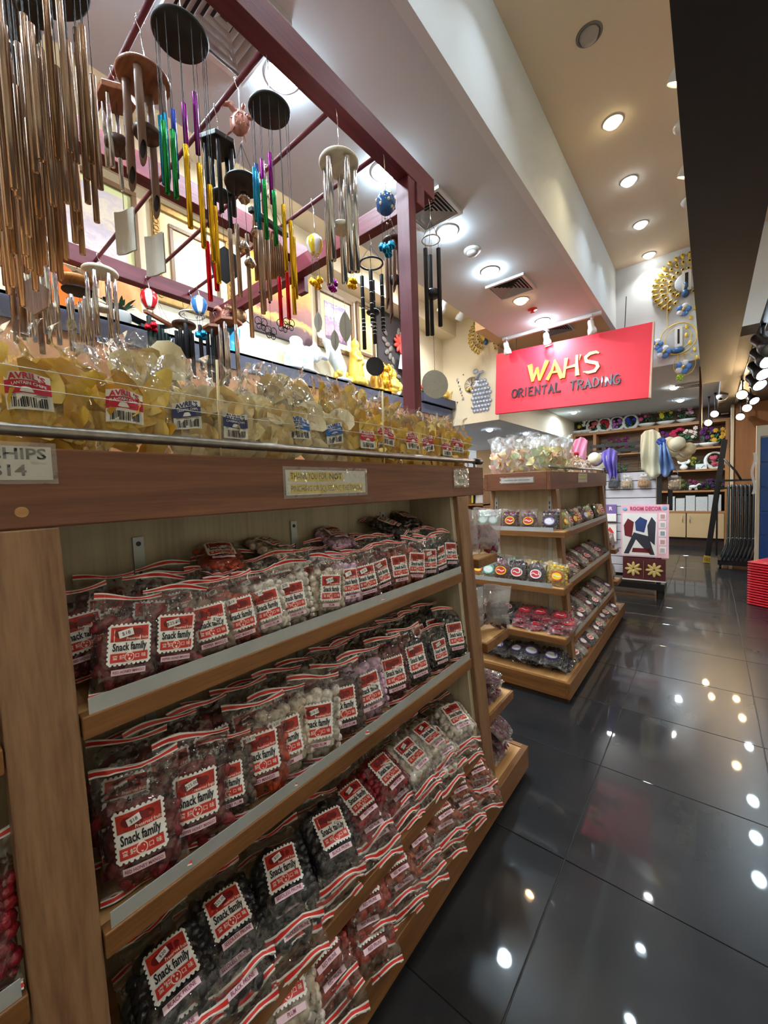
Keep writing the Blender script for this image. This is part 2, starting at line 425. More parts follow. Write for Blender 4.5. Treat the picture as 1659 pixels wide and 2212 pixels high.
def downlight(x, y, z, r, col, power, label, group, on=True, bright=30, spread=180):
    t = thing('downlight', label, 'ceiling light', (x, y, z), group=group)
    k = (r, on)
    if k not in RINGS:
        RINGS[k] = B().lathe([(r * 0.92, 0.0), (r * 0.95, -0.006), (r * 1.1, -0.008), (r * 1.2, -0.003), (r * 1.2, 0.0)], 28).mesh('trim_ring', M_ring if on else M_ringd, True)
        RINGS[(r, on, 'l')] = B().lathe([(0.0005, -0.042), (r * 0.45, -0.038), (r * 0.75, -0.026), (r * 0.9, -0.004), (r * 0.93, 0.0)], 14).mesh('lamp', M_ring, True)
    link('trim_ring', RINGS[k], t)
    me = RINGS[(r, on, 'l')].copy(); me.materials.clear()
    me.materials.append(glow(col, bright) if on else P('frosted_glass_off', (170, 160, 152), 0.4))
    link('lamp', me, t)
    if on and bright > 100:
        try: me.materials[0].cycles.emission_sampling = 'FRONT'
        except Exception: pass
    if on: area_light('lamp_light', t, (0, 0, -0.046), r * 1.5, power, col, spread)
    return t
GR = 'downlights in the grey drop ceiling'
ys = [-1.69, -0.97, -0.24, 0.49, 1.213, 1.932, 2.659, 3.384, 4.118, 4.793]
vis = 0
for i, y in enumerate(ys):
    warm = abs(y - 4.118) < 0.01
    if i >= 4:
        lab = ['large glaring downlight beside the square vent over the wind chimes', 'glaring downlight above the corner of the maroon rack',
               'bright downlight between the rack corner and the smoke detector', 'bright downlight just before the middle ceiling vent',
               'small warm yellow downlight behind the middle ceiling vent', 'cool downlight at the far edge of the grey drop ceiling'][i - 4]
    else:
        lab = 'cool white downlight out of frame over the snack gondola'
    downlight(-1.49, y, 3.2, 0.068, WARM if warm else COOL, P_RAFT * (0.6 if warm else 1), lab, GR, bright=14 if warm else 115)
GH = 'downlights in the high cream ceiling'
for i, (y, c, on) in enumerate(((0.52, COOL, True), (1.24, COOL, True), (1.96, COOL, True), (2.686, NEUT, False), (3.408, (1, .86, .5), True), (4.137, COOL, True), (4.894, COOL, True), (5.6, NEUT, True), (-0.2, NEUT, True), (-0.95, NEUT, True))):
    lab = {2.686: 'unlit round downlight with grey ring in the high ceiling', 3.408: 'yellowish downlight in the high ceiling next to the unlit one',
           4.137: 'white downlight in the high ceiling, second lit one of four', 4.894: 'white downlight in the high ceiling, third lit one of four',
           5.6: 'white downlight in the high ceiling closest to the peacock wall'}.get(y, 'downlight out of frame in the high cream ceiling')
    downlight(-0.555, y, 3.9, 0.058, c, P_HIGH, lab, GH, on=on, bright=9 if y != 3.408 else 8, spread=115)
GB = 'downlights in the rear room ceiling'
for (x, y, z, c, lab) in ((-0.43, 7.5, 2.72, NEUT, 'warm downlight beside the small vent in the rear room ceiling'), (-0.41, 8.8, 2.72, COOL, 'glaring downlight above the lilies on the far shelf'),
                          (-2.07, 8.5, 2.72, COOL, 'glaring downlight above the round flower rings on the far shelf'), (-1.2, 7.0, 2.72, NEUT, 'downlight hidden behind the red sign board'),
                          (-2.95, 6.55, 2.31, COOL, 'bright downlight under the low bulkhead behind the chip bags'), (-3.2, 8.6, 2.31, NEUT, 'small downlight deep under the low bulkhead'),
                          (-2.7, 7.6, 2.31, COOL, 'second downlight under the low bulkhead above the shrimp crackers')):
    downlight(x, y, z, 0.06, c, P_BACK, lab, GB, bright=30)
# added fill lamps, none in view, that brighten the side wall
for y in (-1.6, 0.2, 2.0, 3.8):
    downlight(-2.6, y, 3.9, 0.06, NEUT, 15.0, 'added fill downlight hidden above the grey drop ceiling edge', 'added fill lights over the side wall', bright=20)
for (x, y) in ((1.3, -1.5), (1.3, 0.4), (1.3, 2.3), (1.3, 4.2)):
    downlight(x, y, 3.9, 0.06, NEUT, 4.5, 'downlight out of frame above the other aisle', 'downlights over the other aisle', bright=80)

# ------------------------------------------------------------------ square ceiling vents
M_vent = P('vent_metal', (206, 206, 206), 0.5)
M_ventd = P('vent_dark', (40, 38, 38), 0.8)
def vent(x, y, z, s, label):
    t = thing('ceiling_vent', label, 'air vent', (x, y, z), group='square air diffusers in the ceilings')
    h = s / 2
    B().box(-h * .92, h * .92, -h * .92, h * .92, -0.004, 0.0).build('backing', M_ventd, t)
    fr = B()
    for (a, b, c, d) in ((-h, h, -h, -h * .86), (-h, h, h * .86, h), (-h, -h * .86, -h * .86, h * .86), (h * .86, h, -h * .86, h * .86)):
        fr.box(a, b, c, d, -0.02, 0.0)
    fr.build('frame', M_vent, t)
    for k in range(5):
        o = h * (0.80 - 0.155 * k); i = o - h * 0.118
        zz = -0.018 + 0.001 * k
        b = B()
        v = [(-o, -o, zz), (o, -o, zz), (o, o, zz), (-o, o, zz), (-i, -i, zz + .012), (i, -i, zz + .012), (i, i, zz + .012), (-i, i, zz + .012)]
        b.add(v, [(0, 1, 5, 4), (1, 2, 6, 5), (2, 3, 7, 6), (3, 0, 4, 7), (4, 5, 1, 0), (5, 6, 2, 1), (6, 7, 3, 2), (7, 4, 0, 3)])
        b.build('louvre', M_vent, t)
    return t
vent(-1.47, 0.93, 3.2, 0.36, 'large square louvred vent above the hanging chimes')
vent(-1.46, 2.39, 3.2, 0.31, 'square louvred vent behind the maroon rack corner')
vent(-1.46, 3.79, 3.2, 0.36, 'square louvred vent in the middle of the grey ceiling')
vent(-1.57, 5.68, 3.38, 0.34, 'square vent in warm light just above the red sign')
vent(-0.25, 7.55, 2.72, 0.32, 'small vent in the rear room beyond the red sign')
t = thing('smoke_detector', 'white dome smoke detector on the grey drop ceiling', 'smoke detector', (-1.465, 3.0, 3.2))
B().lathe([(0.066, 0), (0.066, -0.012), (0.05, -0.02), (0.0005, -0.021)], 24).build('base', P('detector_white', (236, 236, 236), 0.4), t, True)
B().lathe([(0.045, -0.02), (0.042, -0.034), (0.03, -0.044), (0.0005, -0.047)], 24).build('sensor_cap', P('detector_grey', (190, 190, 192), 0.4), t, True)
t = thing('sprinkler', 'small red fire sprinkler on the grey drop ceiling', 'sprinkler', (-1.478, 4.418, 3.2))
B().lathe([(0.05, 0), (0.05, -0.006), (0.03, -0.01), (0.0005, -0.011)], 18).build('escutcheon', M_red, t, True)
B().lathe([(0.012, -0.01), (0.01, -0.03), (0.022, -0.034), (0.022, -0.037), (0.0005, -0.037)], 12).build('head', M_red, t, True)

# ------------------------------------------------------------------ track spots
def track_spot(loc, aim, label, group, mat, col, power, size=1.0, lit=True, bright=30, mount=0.1):
    """adjustable spot: mounting block, yoke and can with a lens; loc = pivot"""
    t = thing('track_spot', label, 'spotlight', loc, group=group)
    d = Vector(aim).normalized(); q = d.to_track_quat('-Z', 'Y').to_euler()
    B().box(-.016, .016, -.05, .05, mount - .025, mount).build('track_adapter', mat, t)
    B().path([(0, 0, mount - .02), (0, 0, 0.0)], 0.008, 8).build('stem', mat, t)
    s = size
    B().lathe([(0.0005, 0.07 * s), (0.022 * s, 0.068 * s), (0.03 * s, 0.05 * s), (0.03 * s, 0.0), (0.042 * s, -0.03 * s), (0.045 * s, -0.075 * s), (0.04 * s, -0.075 * s), (0.036 * s, -0.035 * s), (0.0005, -0.03 * s)], 20).build('can', mat, t, True, rot=q)
    B().lathe([(0.0005, -0.06 * s), (0.04 * s, -0.064 * s), (0.041 * s, -0.068 * s), (0.0005, -0.07 * s)], 18).build('lens', glow(col, bright) if lit else P('lens_off', (160, 156, 150), 0.2), t, True, rot=q)
    if lit:
        spot_light('spot_beam', t, tuple(d * 0.09 * s), power, col, 100, q, 0.03)
    return t
GT = 'white spots on the track above the sign'
b = B().box(-2.05, -0.93, 4.985, 5.02, 3.165, 3.2).build('light_track', P('track_white', (222, 222, 222), 0.5)); tag(b, 'thin white light track along the ceiling edge over the sign', 'light track')
for (x, z, lab, lit) in ((-2.0, 3.07, 'white track spot at the far corner of the red sign', False), (-1.51, 3.05, 'white lit track spot above the gold sign letters', True), (-1.03, 3.06, 'white track spot closest to the white ceiling fascia', False)):
    track_spot((x, 5.0, z), (0.1, 0.25, -1), lab, GT, P('spot_white', (226, 228, 230), 0.35), COOL, 1.2, 1.05, lit, 40, 0.12)
GL = 'white spots in the side recess'
for (x, y, z, lab) in ((-2.6, 4.49, 3.62, 'white wall spot left of the gold peacock clock, lower one'), (-2.6, 4.96, 3.66, 'white wall spot closest to the gold peacock clock'), (-2.6, 3.63, 3.66, 'white wall spot half hidden behind the silver chime tubes')):
    track_spot((x, y, z), (-0.6, 0.1, -0.8), lab, GL, P('spot_white', (226, 228, 230), 0.35), NEUT, 12, 1.2, True, 20, 3.9 - z)
GE = 'spots peeking over the black beam'
for i, y in enumerate((1.25, 1.75, 2.3, 2.9, 3.35, 3.8, 4.25)):
    track_spot((-0.13, y, 3.62 if i else 3.5), (-0.5, 0.3, -1) if i % 2 else (0.7, 0.2, 0.5), '%s small white spot along the top of the black beam' % NTH[i], GE, P('spot_white', (226, 228, 230), 0.35), NEUT if i % 2 == 0 else WARM, 4.0 if i % 2 == 0 else 0.6, 1.1, True, 12, 0.28 if i else 0.4)
GK = 'black spots hanging under the black beam'
M_spotk = P('spot_black', (46, 46, 50), 0.35)
for i, (x, y, z, c, lit) in enumerate(((0.31, 4.3, 2.36, NEUT, False), (0.33, 4.75, 2.36, COOL, True), (0.345, 5.3, 2.36, COOL, True), (0.36, 5.9, 2.36, COOL, True), (0.30, 6.6, 2.35, WARM, True), (0.40, 7.1, 2.36, COOL, True), (0.42, 8.0, 2.36, WARM, True), (0.37, 8.5, 2.3, WARM, True), (0.06, 8.6, 2.4, WARM, True), (-0.02, 8.9, 2.3, WARM, True))):
    track_spot((x, y, z), (0.45, -0.75, -0.75) if c is not WARM else (-0.1, -1, -0.35), '%s black track spot from the shop front under the dark ceiling' % NTH[i], GK, M_spotk, c, P_SPOT, 1.5 if i < 4 else 1.3, lit, 34 if c is not WARM else 16, (2.52 if x > .1 else 2.72) - z)
b = B().box(0.29, 0.33, 3.6, 8.7, 2.495, 2.52).build('light_track', M_blackp); tag(b, 'black light track under the dark ceiling at the frame edge', 'light track')
t = thing('dome_camera', 'white dome security camera under the dark rear ceiling', 'camera', (0.13, 7.6, 2.52))
B().lathe([(0.07, 0), (0.07, -0.02), (0.06, -0.05), (0.035, -0.075), (0.0005, -0.08)], 20).build('housing', P('detector_white', (236, 236, 236), 0.4), t, True)
B().ell((-0.02, -0.035, -0.055), 0.027, 12, 8).build('lens', M_blackp, t, True)
b = B().box(-0.11, -0.085, 6.4, 6.9, 1.98, 2.72).build('hanging_board', WOOD('dark_strip', (70, 40, 30), (110, 60, 40), 'Z', 1, .5)); tag(b, 'narrow dark brown board hanging below the beam end', 'board')
# ================================================================== gondolas
GX = -1.0
def hw(z): return 0.225 + (1.3 - z) * 0.085
def sloped(sgn, z0, z1, y0, y1, th, off=0.0):
    """board lying in the sloped A-frame plane"""
    a, c = GX + sgn * (hw(z0) + off), GX + sgn * (hw(z1) + off)
    return [(a, z0), (c, z1), (c - sgn * th, z1), (a - sgn * th, z0)], y0, y1
def gondola(name, label, base, head, trims, panels, bays, shelf_z, end_near, end_far, brackets):
    t = thing(name, label, 'display shelf', (0, 0, 0), group='wooden A-frame snack gondolas')
    yA, yB = base; hA, hB = head
    B().box(GX - .345, GX + .345, yA + .015, yB - .015, 0, .108).build('plinth', P('plinth_dark', (58, 40, 28), 0.6), t)
    for sg in (-1, 1):
        B().box(*sorted((GX + sg * .36, GX + sg * .335)), yA, yB, .03, .13).build('base_board', M_shelfw, t, bevel=.002)
    for (a, b_) in ((yA, yA + .025), (yB - .025, yB)):
        B().box(GX - .335, GX + .335, a, b_, .03, .13).build('base_board', M_shelfx, t, bevel=.002)
    B().box(GX - .335, GX + .335, yA + .025, yB - .025, .108, .125).build('base_deck', M_oakl, t)
    # centre panel and partitions
    B().box(GX - .01, GX + .01, panels[0] + .01, panels[-1] - .01, .125, 1.30).build('back_panel', M_oak, t)
    for y in panels:
        z0, z1 = .125, 1.30
        poly = [(GX - hw(z0) + .02, z0), (GX + hw(z0) - .02, z0), (GX + hw(z1) - .02, z1), (GX - hw(z1) + .02, z1)]
        B().prism(poly, 'y', y - .012, y + .012).build('side_panel', M_oak, t)
    for (a, b_) in trims:
        for sg in (-1, 1):
            poly, y0, y1 = sloped(sg, .125, 1.30, a, b_, .034)
            B().prism(poly, 'y', y0, y1).build('upright', M_trim, t, bevel=.003)
    # header boards, deck and steel rail
    for sg in (-1, 1):
        B().box(*sorted((GX + sg * .225, GX + sg * .2)), hA, hB, 1.30, 1.42).build('header_board', M_teak, t, bevel=.003)
    for (a, b_) in ((hA, hA + .025), (hB - .025, hB)):
        B().box(GX - .2, GX + .2, a, b_, 1.30, 1.42).build('header_board', M_teakx, t, bevel=.003)
    B().box(GX - .2, GX + .2, hA + .025, hB - .025, 1.385, 1.408).build('top_deck', M_oakl, t)
    rail = [(GX + .213, hA + .02, 1.446), (GX + .213, hB - .015, 1.446)]
    r = B().path(rail, .0095, 12).build('rail', M_steel, t, True)
    y = hA + .06
    while y < hB:
        B().path([(GX + .213, y, 1.41), (GX + .213, y, 1.446)], .005, 8).build('rail_post', M_steel, r, True); y += (hB - hA - .12) / 2.0
    B().lathe([(.0135, -.03), (.0135, .03)], 12).build('rail_end', M_dkmetal, r, True, loc=(GX + .213, hB - .03, 1.446), rot=(PI / 2, 0, 0))
    # shelves
    for (a, b_) in bays:
        for (z0, z1, lip) in shelf_z:
            x1 = GX + hw(z1) + .006
            sh = B().box(GX + .012, x1 - .024, a + .002, b_ - .002, z1 - .022, z1 - .003).build('shelf', M_oakl, t)
            B().box(x1 - .024, x1, a + .002, b_ - .002, z0, z1).build('shelf_edge', M_shelfw, sh, bevel=.002)
            if lip:
                B().box(x1 - .006, x1 - .004, a + .012, b_ - .008, z1 - .003, z1 + .026).build('price_rail', M_alu, sh)
    for (x, y, z0, z1, ax) in brackets:
        bk = B()
        if ax == 'x':
            bk.box(x, x + .006, y - .011, y + .011, z0, z1).build('standard', M_alu, t)
            B().lathe([(.0005, .002), (.005, .0015), (.0055, 0)], 10).build('screw', M_dkmetal, t, loc=(x + .006, y, z1 - .015), rot=(0, PI / 2, 0))
            B().box(x + .006, x + .0068, y - .003, y + .003, z1 - .10, z1 - .07).build('slot', M_ink, t)
        else:
            bk.box(x - .011, x + .011, y - .006, y, z0, z1).build('standard', M_alu, t)
            for k in range(4):
                B().box(x - .003, x + .003, y - .0068, y - .006, z1 - .05 - .03 * k, z1 - .032 - .03 * k).build('slot', M_ink, t)
    for (yp, sgn, lst) in ((panels[0] - .012, -1, end_near), (panels[-1] + .012, 1, end_far)):
        for (z0, z1, yf, hx, lip) in lst:
            ya, yb = sorted((yp, yf))
            sh = B().box(GX - hx, GX + hx, ya, yb, z0, z1).build('end_shelf', M_shelfx, t, bevel=.002)
            B().box(GX - hx + .01, GX + hx - .01, ya + .01, yb - .012, z1, z1 + .001).build('shelf_deck', M_oakl, sh)
            if lip:
                yl = yf - sgn * .004
                B().box(GX - hx, GX + hx - .07, min(yl, yl + .002), max(yl, yl + .002), z1 - .002, z1 + .026).build('price_rail', M_alu, sh)
    return t
SHZ = [(.968, 1.004, True), (.628, .668, True), (.272, .318, False)]
ENDN = [(1.0, 1.036, 2.575, .315, True), (.652, .69, 2.525, .32, True), (.352, .39, 2.50, .335, False)]
G1 = gondola('snack_gondola', 'near A-frame wooden gondola with three shelves of red striped pouches', (-1.75, 1.77), (-1.62, 1.645),
             [(-1.50, -1.415), (.07, .155), (1.404, 1.49)], [-1.46, .11, 1.392, 1.478], [(-1.415, .07), (.155, 1.38)], SHZ, [],
             [(1.0, 1.036, 1.675, .27, False), (.652, .69, 1.715, .30, False), (.352, .39, 1.742, .305, False)],
             [(GX + .010, y, .3, 1.253, 'x') for y in (.333, .762, 1.191)])
SHZ2 = [(.968, 1.004, True), (.628, .668, True), (.272, .318, True)]
G2 = gondola('snack_gondola', 'farther A-frame wooden gondola with shelves wrapping around its end', (2.48, 4.485), (2.61, 4.36),
             [(2.72, 2.79), (4.175, 4.245)], [2.735, 4.23], [(2.79, 4.175)], SHZ2, ENDN,
             [(.652, .69, 4.42, .32, False), (.352, .39, 4.45, .335, False)],
             [(GX - .183, 2.723, .3, 1.253, 'y'), (GX + .183, 2.723, .3, 1.253, 'y')])

# ------------------------------------------------------------------ notices taped to the headers
def notice(name, label, y0, y1, z0, z1, lines, x=-0.7745, hl=None, tape=0.008):
    t = thing(name, label, 'sign', (x, 0, 0))
    B().box(0, .0006, y0, y1, z0, z1).build('paper', M_paper, t)
    pr = B()
    for (txt, size, a, b_, cz, bold) in lines:      # each line is fitted between a and b_
        vs, fs = text_geo(txt, bold); lo, hi = min(v[0] for v in vs), max(v[0] for v in vs)
        k = (b_ - a) / (hi - lo)
        pr.add([(.0010, a + (v[0] - lo) * k, cz + v[1] * size) for v in vs], fs)
    pr.build('lettering', M_ink, t)
    if hl:
        for (a, b_, c, d) in hl: B().box(.0006, .0008, a, b_, c, d).build('highlight', M_yellowhl, t)
    B().grid(lambda u, v: (.0013 + .0008 * math.sin(u * 23) * math.sin(v * 17), y0 - tape + u * (y1 - y0 + 2 * tape), z0 - tape + v * (z1 - z0 + 2 * tape)), 12, 6).build('tape', M_tape, t, True)
    return t
notice('header_notice', 'white notice with yellow highlighted lines thanking customers for not squeezing snacks', .582, .862, 1.333, 1.394,
       [('THANK YOU FOR', .0225, .597, .712, 1.378, 0), ('NOT', .0225, .722, .768, 1.378, .02), ('PINCHING OR SQUEEZING THE SNACKS', .0205, .597, .848, 1.3475, 0)],
       hl=[(.594, .772, 1.366, 1.390), (.594, .852, 1.336, 1.359)])
notice('header_notice', 'small white price notice for big chips at the header end', 1.385, 1.497, 1.344, 1.404, [("AVRIL'S CHIPS", .022, 1.393, 1.490, 1.388, .012), ('BIG $32', .022, 1.415, 1.467, 1.361, .012)])
notice('header_notice', 'white price notice for small chips cut off by the frame edge', -.02, .152, 1.372, 1.421, [("AVRIL'S CHIPS", .0225, -.012, .146, 1.409, .02), ('SMALL $14', .0225, .002, .122, 1.385, .02)], tape=.006)
notice('header_notice', 'small yellow notice on the long side of the far gondola header', 3.28, 3.56, 1.345, 1.405, [('THANK YOU FOR NOT', .024, 3.30, 3.52, 1.388, .01), ('SQUEEZING SNACKS', .024, 3.30, 3.54, 1.362, .01)], hl=[(3.285, 3.555, 1.347, 1.403)])
t = thing('header_notice', 'long narrow white notice on the end header of the far gondola', 'sign', (0, 2.6095, 0))
B().box(-1.10, -.885, -.0006, 0, 1.352, 1.384).build('paper', M_paper, t)
B().text('PLEASE REFRAIN FROM SQUEEZING SNACKS', .0118, (-.992, -.0012, 1.368), None, 0, .72, .015).build('lettering', M_ink, t)
B().grid(lambda u, v: (-1.108 + .231 * u, -.0016 - .0006 * math.sin(u * 23), 1.345 + v * .045), 12, 4).build('tape', M_tape, t, True)
M_stick = WOOD('skewer_wood', (214, 184, 130), (232, 206, 158), 'Z', 2, .6)
for (y, z1, nm) in ((.43, 1.617, 'fourth'), (.967, 1.643, 'ninth')):
    b = B().path([(-.786, y, 1.41), (-.786, y + .004, z1)], .0027, 8).build('wooden_skewer', M_stick, None, True)
    tag(b, 'thin pale wooden skewer standing upright before the %s chip bag' % nm, 'stick')
for (z, nm) in ((1.505, 'lower'), (1.535, 'upper')):
    b = B().path([(-.784, -.6, z + .01), (-.784, .43, z), (-.784, .967, z), (-.784, 1.6, z - .02)], .0007, 5).build('guard_line', P('nylon', (220, 220, 214), .3), None, True)
    tag(b, '%s clear nylon guard line strung between the skewers' % nm, 'string')
# dark dowel plug in the header
b = B().lathe([(.0005, .001), (.0075, .0008), (.008, 0)], 16).build('dowel_plug', M_oakl, G1, loc=(-.7748, .113, 1.325), rot=(0, PI / 2, 0))
# ================================================================== red striped snack pouches
def bulge(u, v, T, fill):
    """half thickness of a filled pouch at u in -1..1 (width) and v in 0..1 (height)"""
    e = max(0.0, 1 - abs(u) ** 2.6) ** 0.55
    lo = min(1.0, max(0.0, (v - 0.05) / 0.16)) ** 0.6
    hi = min(1.0, max(0.0, (0.93 - v) / (0.93 - fill))) ** 0.8 if v > fill else 1.0
    return T * (0.06 + 0.94 * e * lo * hi)
FILL = 0.72
def pouch_geo(seed, w, h, T, droop=0.0):
    """front/back film, zip strips and a front() surface function"""
    rnd = random.Random(seed); ph = [rnd.uniform(0, 6.28) for _ in range(8)]
    fill = FILL + rnd.uniform(-.04, .06)
    def shape(u, v):
        # silhouette: pinched waist near the top, slightly flared corners, wavy hems
        s = 1.0 - .05 * math.sin(PI * v) + .03 * math.sin(5 * v + ph[0])
        x = u * w / 2 * s; z = v * h + (.006 * math.sin(2.6 * u + ph[1]) if v > .9 else 0) * (v - .9) * 10
        bend = 0.0
        if v > .84: bend = (v - .84) * h * (.25 * math.sin(2.2 * u + ph[2]) + .35 * math.sin(ph[3]))
        if v < .10: bend = (.10 - v) * h * ((.5 if not droop else .9) * math.sin(3.4 * u + ph[4]))
        if droop and v < .2: bend += droop * ((.2 - v) / .2) ** 1.6 * h * .13
        return x, bend, z
    def crink(u, v):
        return .0022 * math.sin(9 * u + 14 * v + ph[5]) + .0016 * math.sin(17 * u - 9 * v + ph[6]) + .0013 * math.sin(25 * v + 7 * u + ph[7])
    def front(u, v, off=0.0):
        x, bnd, z = shape(u, v); lab = 1.0 if (abs(u) > .72 or v < .16 or v > .74) else .25
        edge = max(0.0, 1 - abs(u) ** 4) * (1 if .04 < v < .97 else .3)
        return (x, bnd - bulge(u, v, T, fill) - crink(u, v) * edge * lab - off, z)
    def back(u, v, off=0.0):
        x, bnd, z = shape(u, v); edge = max(0.0, 1 - abs(u) ** 4)
        return (x, bnd + .8 * bulge(u, v, T, fill) + crink(-u, v) * edge + off, z)
    return front, back, fill
def seg(mb, fn, u0, u1, v0, v1, nu, nv, m):
    mb.grid(lambda a, c: fn(u0 + (u1 - u0) * a, v0 + (v1 - v0) * c), nu, nv, m)
def make_pouch(seed, w, h, T, droop=0.0):
    hem = .052 if droop else .046
    front, back, fill = pouch_geo(seed, w, h, T, droop)
    f = B(); seg(f, lambda u, v: front(u, v), -1, 1, 0, 1, 14, 20, 0); seg(f, lambda u, v: back(-u, v), -1, 1, 0, 1, 14, 20, 0)
    strips = []
    for (v0, v1) in ((.948, .996), (.004, hem)):
        s = B()
        for fn in (front, lambda u, v, o: back(-u, v, o)):
            q = v1 - v0
            seg(s, lambda u, v: fn(u, v, .0011), -1, 1, v0, v0 + q * .24, 14, 1, 0)
            seg(s, lambda u, v: fn(u, v, .0011), -1, 1, v0 + q * .24, v1 - q * .24, 14, 1, 1)
            seg(s, lambda u, v: fn(u, v, .0011), -1, 1, v1 - q * .24, v1, 14, 1, 0)
        strips.append(s.mesh('zip_strip', [M_paper, M_strip], True))
    return front, fill, f.mesh('pouch', M_film, True), strips
M_imgred = P('print_fruit_red', (176, 44, 30), .4, var=.5, vscale=60)
M_imgdark = P('print_fruit_dark', (112, 20, 22), .4)
M_cjk = P('print_cream', (246, 226, 214), .5)
def stamp_mesh(front, w, h):
    """perforated stamp label wrapped on the pouch front"""
    lw, v0, v1 = .58, .30, .68
    def S(u, v, o): return front(u * lw, v0 + (v1 - v0) * v, o)
    b = B()
    seg(b, lambda u, v: S(u, v, .0016), -1, 1, 0, 1, 8, 8, 0)
    # perforations: half-round teeth
    n = 9; m_ = 9
    for k in range(n):
        u = -1 + (k + .5) * 2 / n
        for vv, sg in ((0, -1), (1, 1)):
            pts = [S(u + .085 * math.cos(a), vv + sg * .045 * math.sin(a), .0016) for a in (0, PI / 3, 2 * PI / 3, PI)]
            b.add(pts if sg > 0 else pts[::-1], [(0, 1, 2, 3)], 0)
    for k in range(m_):
        v = (k + .5) / m_
        for uu, sg in ((-1, -1), (1, 1)):
            pts = [S(uu + sg * .075 * math.sin(a), v + .043 * math.cos(a), .0016) for a in (0, PI / 3, 2 * PI / 3, PI)]
            b.add(pts[::-1] if sg > 0 else pts, [(0, 1, 2, 3)], 0)
    seg(b, lambda u, v: S(u, v, .0021), -.92, .92, .58, .96, 6, 3, 1)       # picture block
    for (cu, cv, ru, rv) in ((-.5, .78, .25, .11), (-.1, .74, .3, .10), (.35, .80, .3, .1), (.1, .85, .2, .06)):
        b.add([S(cu + ru * math.cos(a), cv + rv * math.sin(a), .0024) for a in [2 * PI * i / 10 for i in range(10)]], [tuple(range(10))], 4)
    seg(b, lambda u, v: S(u, v, .0021), -.90, .90, .05, .28, 6, 2, 2)       # lower band
    def put(txt, size, cu, cv, m, sx=1.0, bold=0.0):
        vs, fs = text_geo(txt, bold)
        H = (v1 - v0) * h; W = lw * w / 2
        b.add([S(cu + x * size * sx / W, cv + y * size / H, .0027) for (x, y) in vs], fs, m)
    W = lw * w / 2; H = (v1 - v0) * h
    put('Preserved fruits', W * .22, .38, .64, 5, .8, .012)
    put('Snack family', W * .56, 0, .43, 3, .60, .03)
    put('蜜 餞', W * .25, -.52, .165, 5, 1, .01); put('口 味', W * .25, .54, .165, 5, 1, .01)
    ring = [S(.24 * math.cos(a), .165 + .125 * math.sin(a) * W / H * 2.0, .0024) for a in [2 * PI * i / 16 for i in range(16)]]
    b.add(ring, [tuple(range(16))], 5)
    ring = [S(.20 * math.cos(a), .165 + .10 * math.sin(a) * W / H * 2.0, .0027) for a in [2 * PI * i / 16 for i in range(16)]]
    b.add(ring, [tuple(range(16))], 2)
    for (x, y, r) in ((-.07, .05, .045), (.08, .03, .035), (.0, -.05, .06)):
        b.add([S(x + r * math.cos(a), .165 + y + r * .6 * math.sin(a), .0030) for a in [2 * PI * i / 8 for i in range(8)]], [tuple(range(8))], 5)
    return b.mesh('stamp_label', [M_paper, M_imgred, M_red, M_ink, M_imgdark, M_cjk], False)
def tag_mesh(front, w, h, txt):
    b = B(); W = w / 2
    def S(u, v, o): return front(u, v, o)
    n = 8
    L_, v0, v1 = .48, .195, .25
    def row(u, v): return S(-L_ + 2 * L_ * u, v0 + (v1 - v0) * v, .0018)
    b.grid(row, 6, 1, 0)
    vs, fs = text_geo(txt, .012)
    mw = max(abs(x) for x, _ in vs) or 1
    sz = min((v1 - v0) * h * .85, L_ * W * .92 / mw / .8)
    b.add([S(x * sz * .8 / W, (v0 + v1) / 2 + y * sz / h, .0025) for (x, y) in vs], fs, 1)
    return b.mesh('flavour_tag', [M_pink, M_maroonink])
def price_mesh(front, w, h, txt, cu, cv, ang):
    b = B(); W = w / 2
    def S(x, y, o):
        c, s_ = math.cos(ang), math.sin(ang)
        return front(cu + (x * c - y * s_) / W, cv + (x * s_ + y * c) / h, o)
    b.grid(lambda u, v: S((u - .5) * .022, (v - .5) * .012, .0031), 2, 1, 0)
    vs, fs = text_geo(txt, 0)
    b.add([S(x * .0085, y * .0085, .0036) for (x, y) in vs], fs, 1)
    return b.mesh('price_sticker', [M_paper, M_ink])
def fruit_mat(name, c, rough=.35, var=.35, coat=.3):
    return P('fruit_' + name, c, rough, var=var, vscale=45, bump=.5, bscale=90, coat=coat)
FL = {  # flavour: (print, colour, piece shape, wording)
    'rhm': ('RED HONEY MANGO', (112, 26, 34), 'strip', 'crimson honey mango'),
    'phm': ('PEPPER HONEY MANGO', (122, 30, 36), 'strip', 'maroon pepper mango'),
    'pm': ('PEPPER MANGO', (150, 122, 104), 'strip', 'grey-brown pepper mango'),
    'rm': ('RED MANGO', (168, 62, 34), 'strip', 'orange-red mango strip'),
    'wp': ('DRIED PLUM', (222, 212, 200), 'round', 'powdery white plum'),
    'kp': ('PLUM', (205, 190, 170), 'round', 'cream coloured plum'),
    'pw': ('SEE MEI', (206, 170, 196), 'round', 'pink-white plum'),
    'bp': ('HALF DRY PLUM', (92, 66, 58), 'round', 'brown dried plum'),
    'dr': ('BLACK PLUM', (104, 24, 40), 'round', 'dark red plum'),
    'bk': ('BLACK PRUNE', (34, 32, 36), 'round', 'black prune'),
    'sp': ('SEEDLESS PRUNE', (30, 30, 34), 'round', 'seedless black prune'),
    'rp': ('RED PLUM', (140, 26, 40), 'round', 'bright red plum'),
    'rr': ('RED PRUNE', (156, 62, 46), 'round', 'brick red prune'),
    'or': ('RED MANGO', (158, 76, 46), 'strip', 'orange fruit strip')}
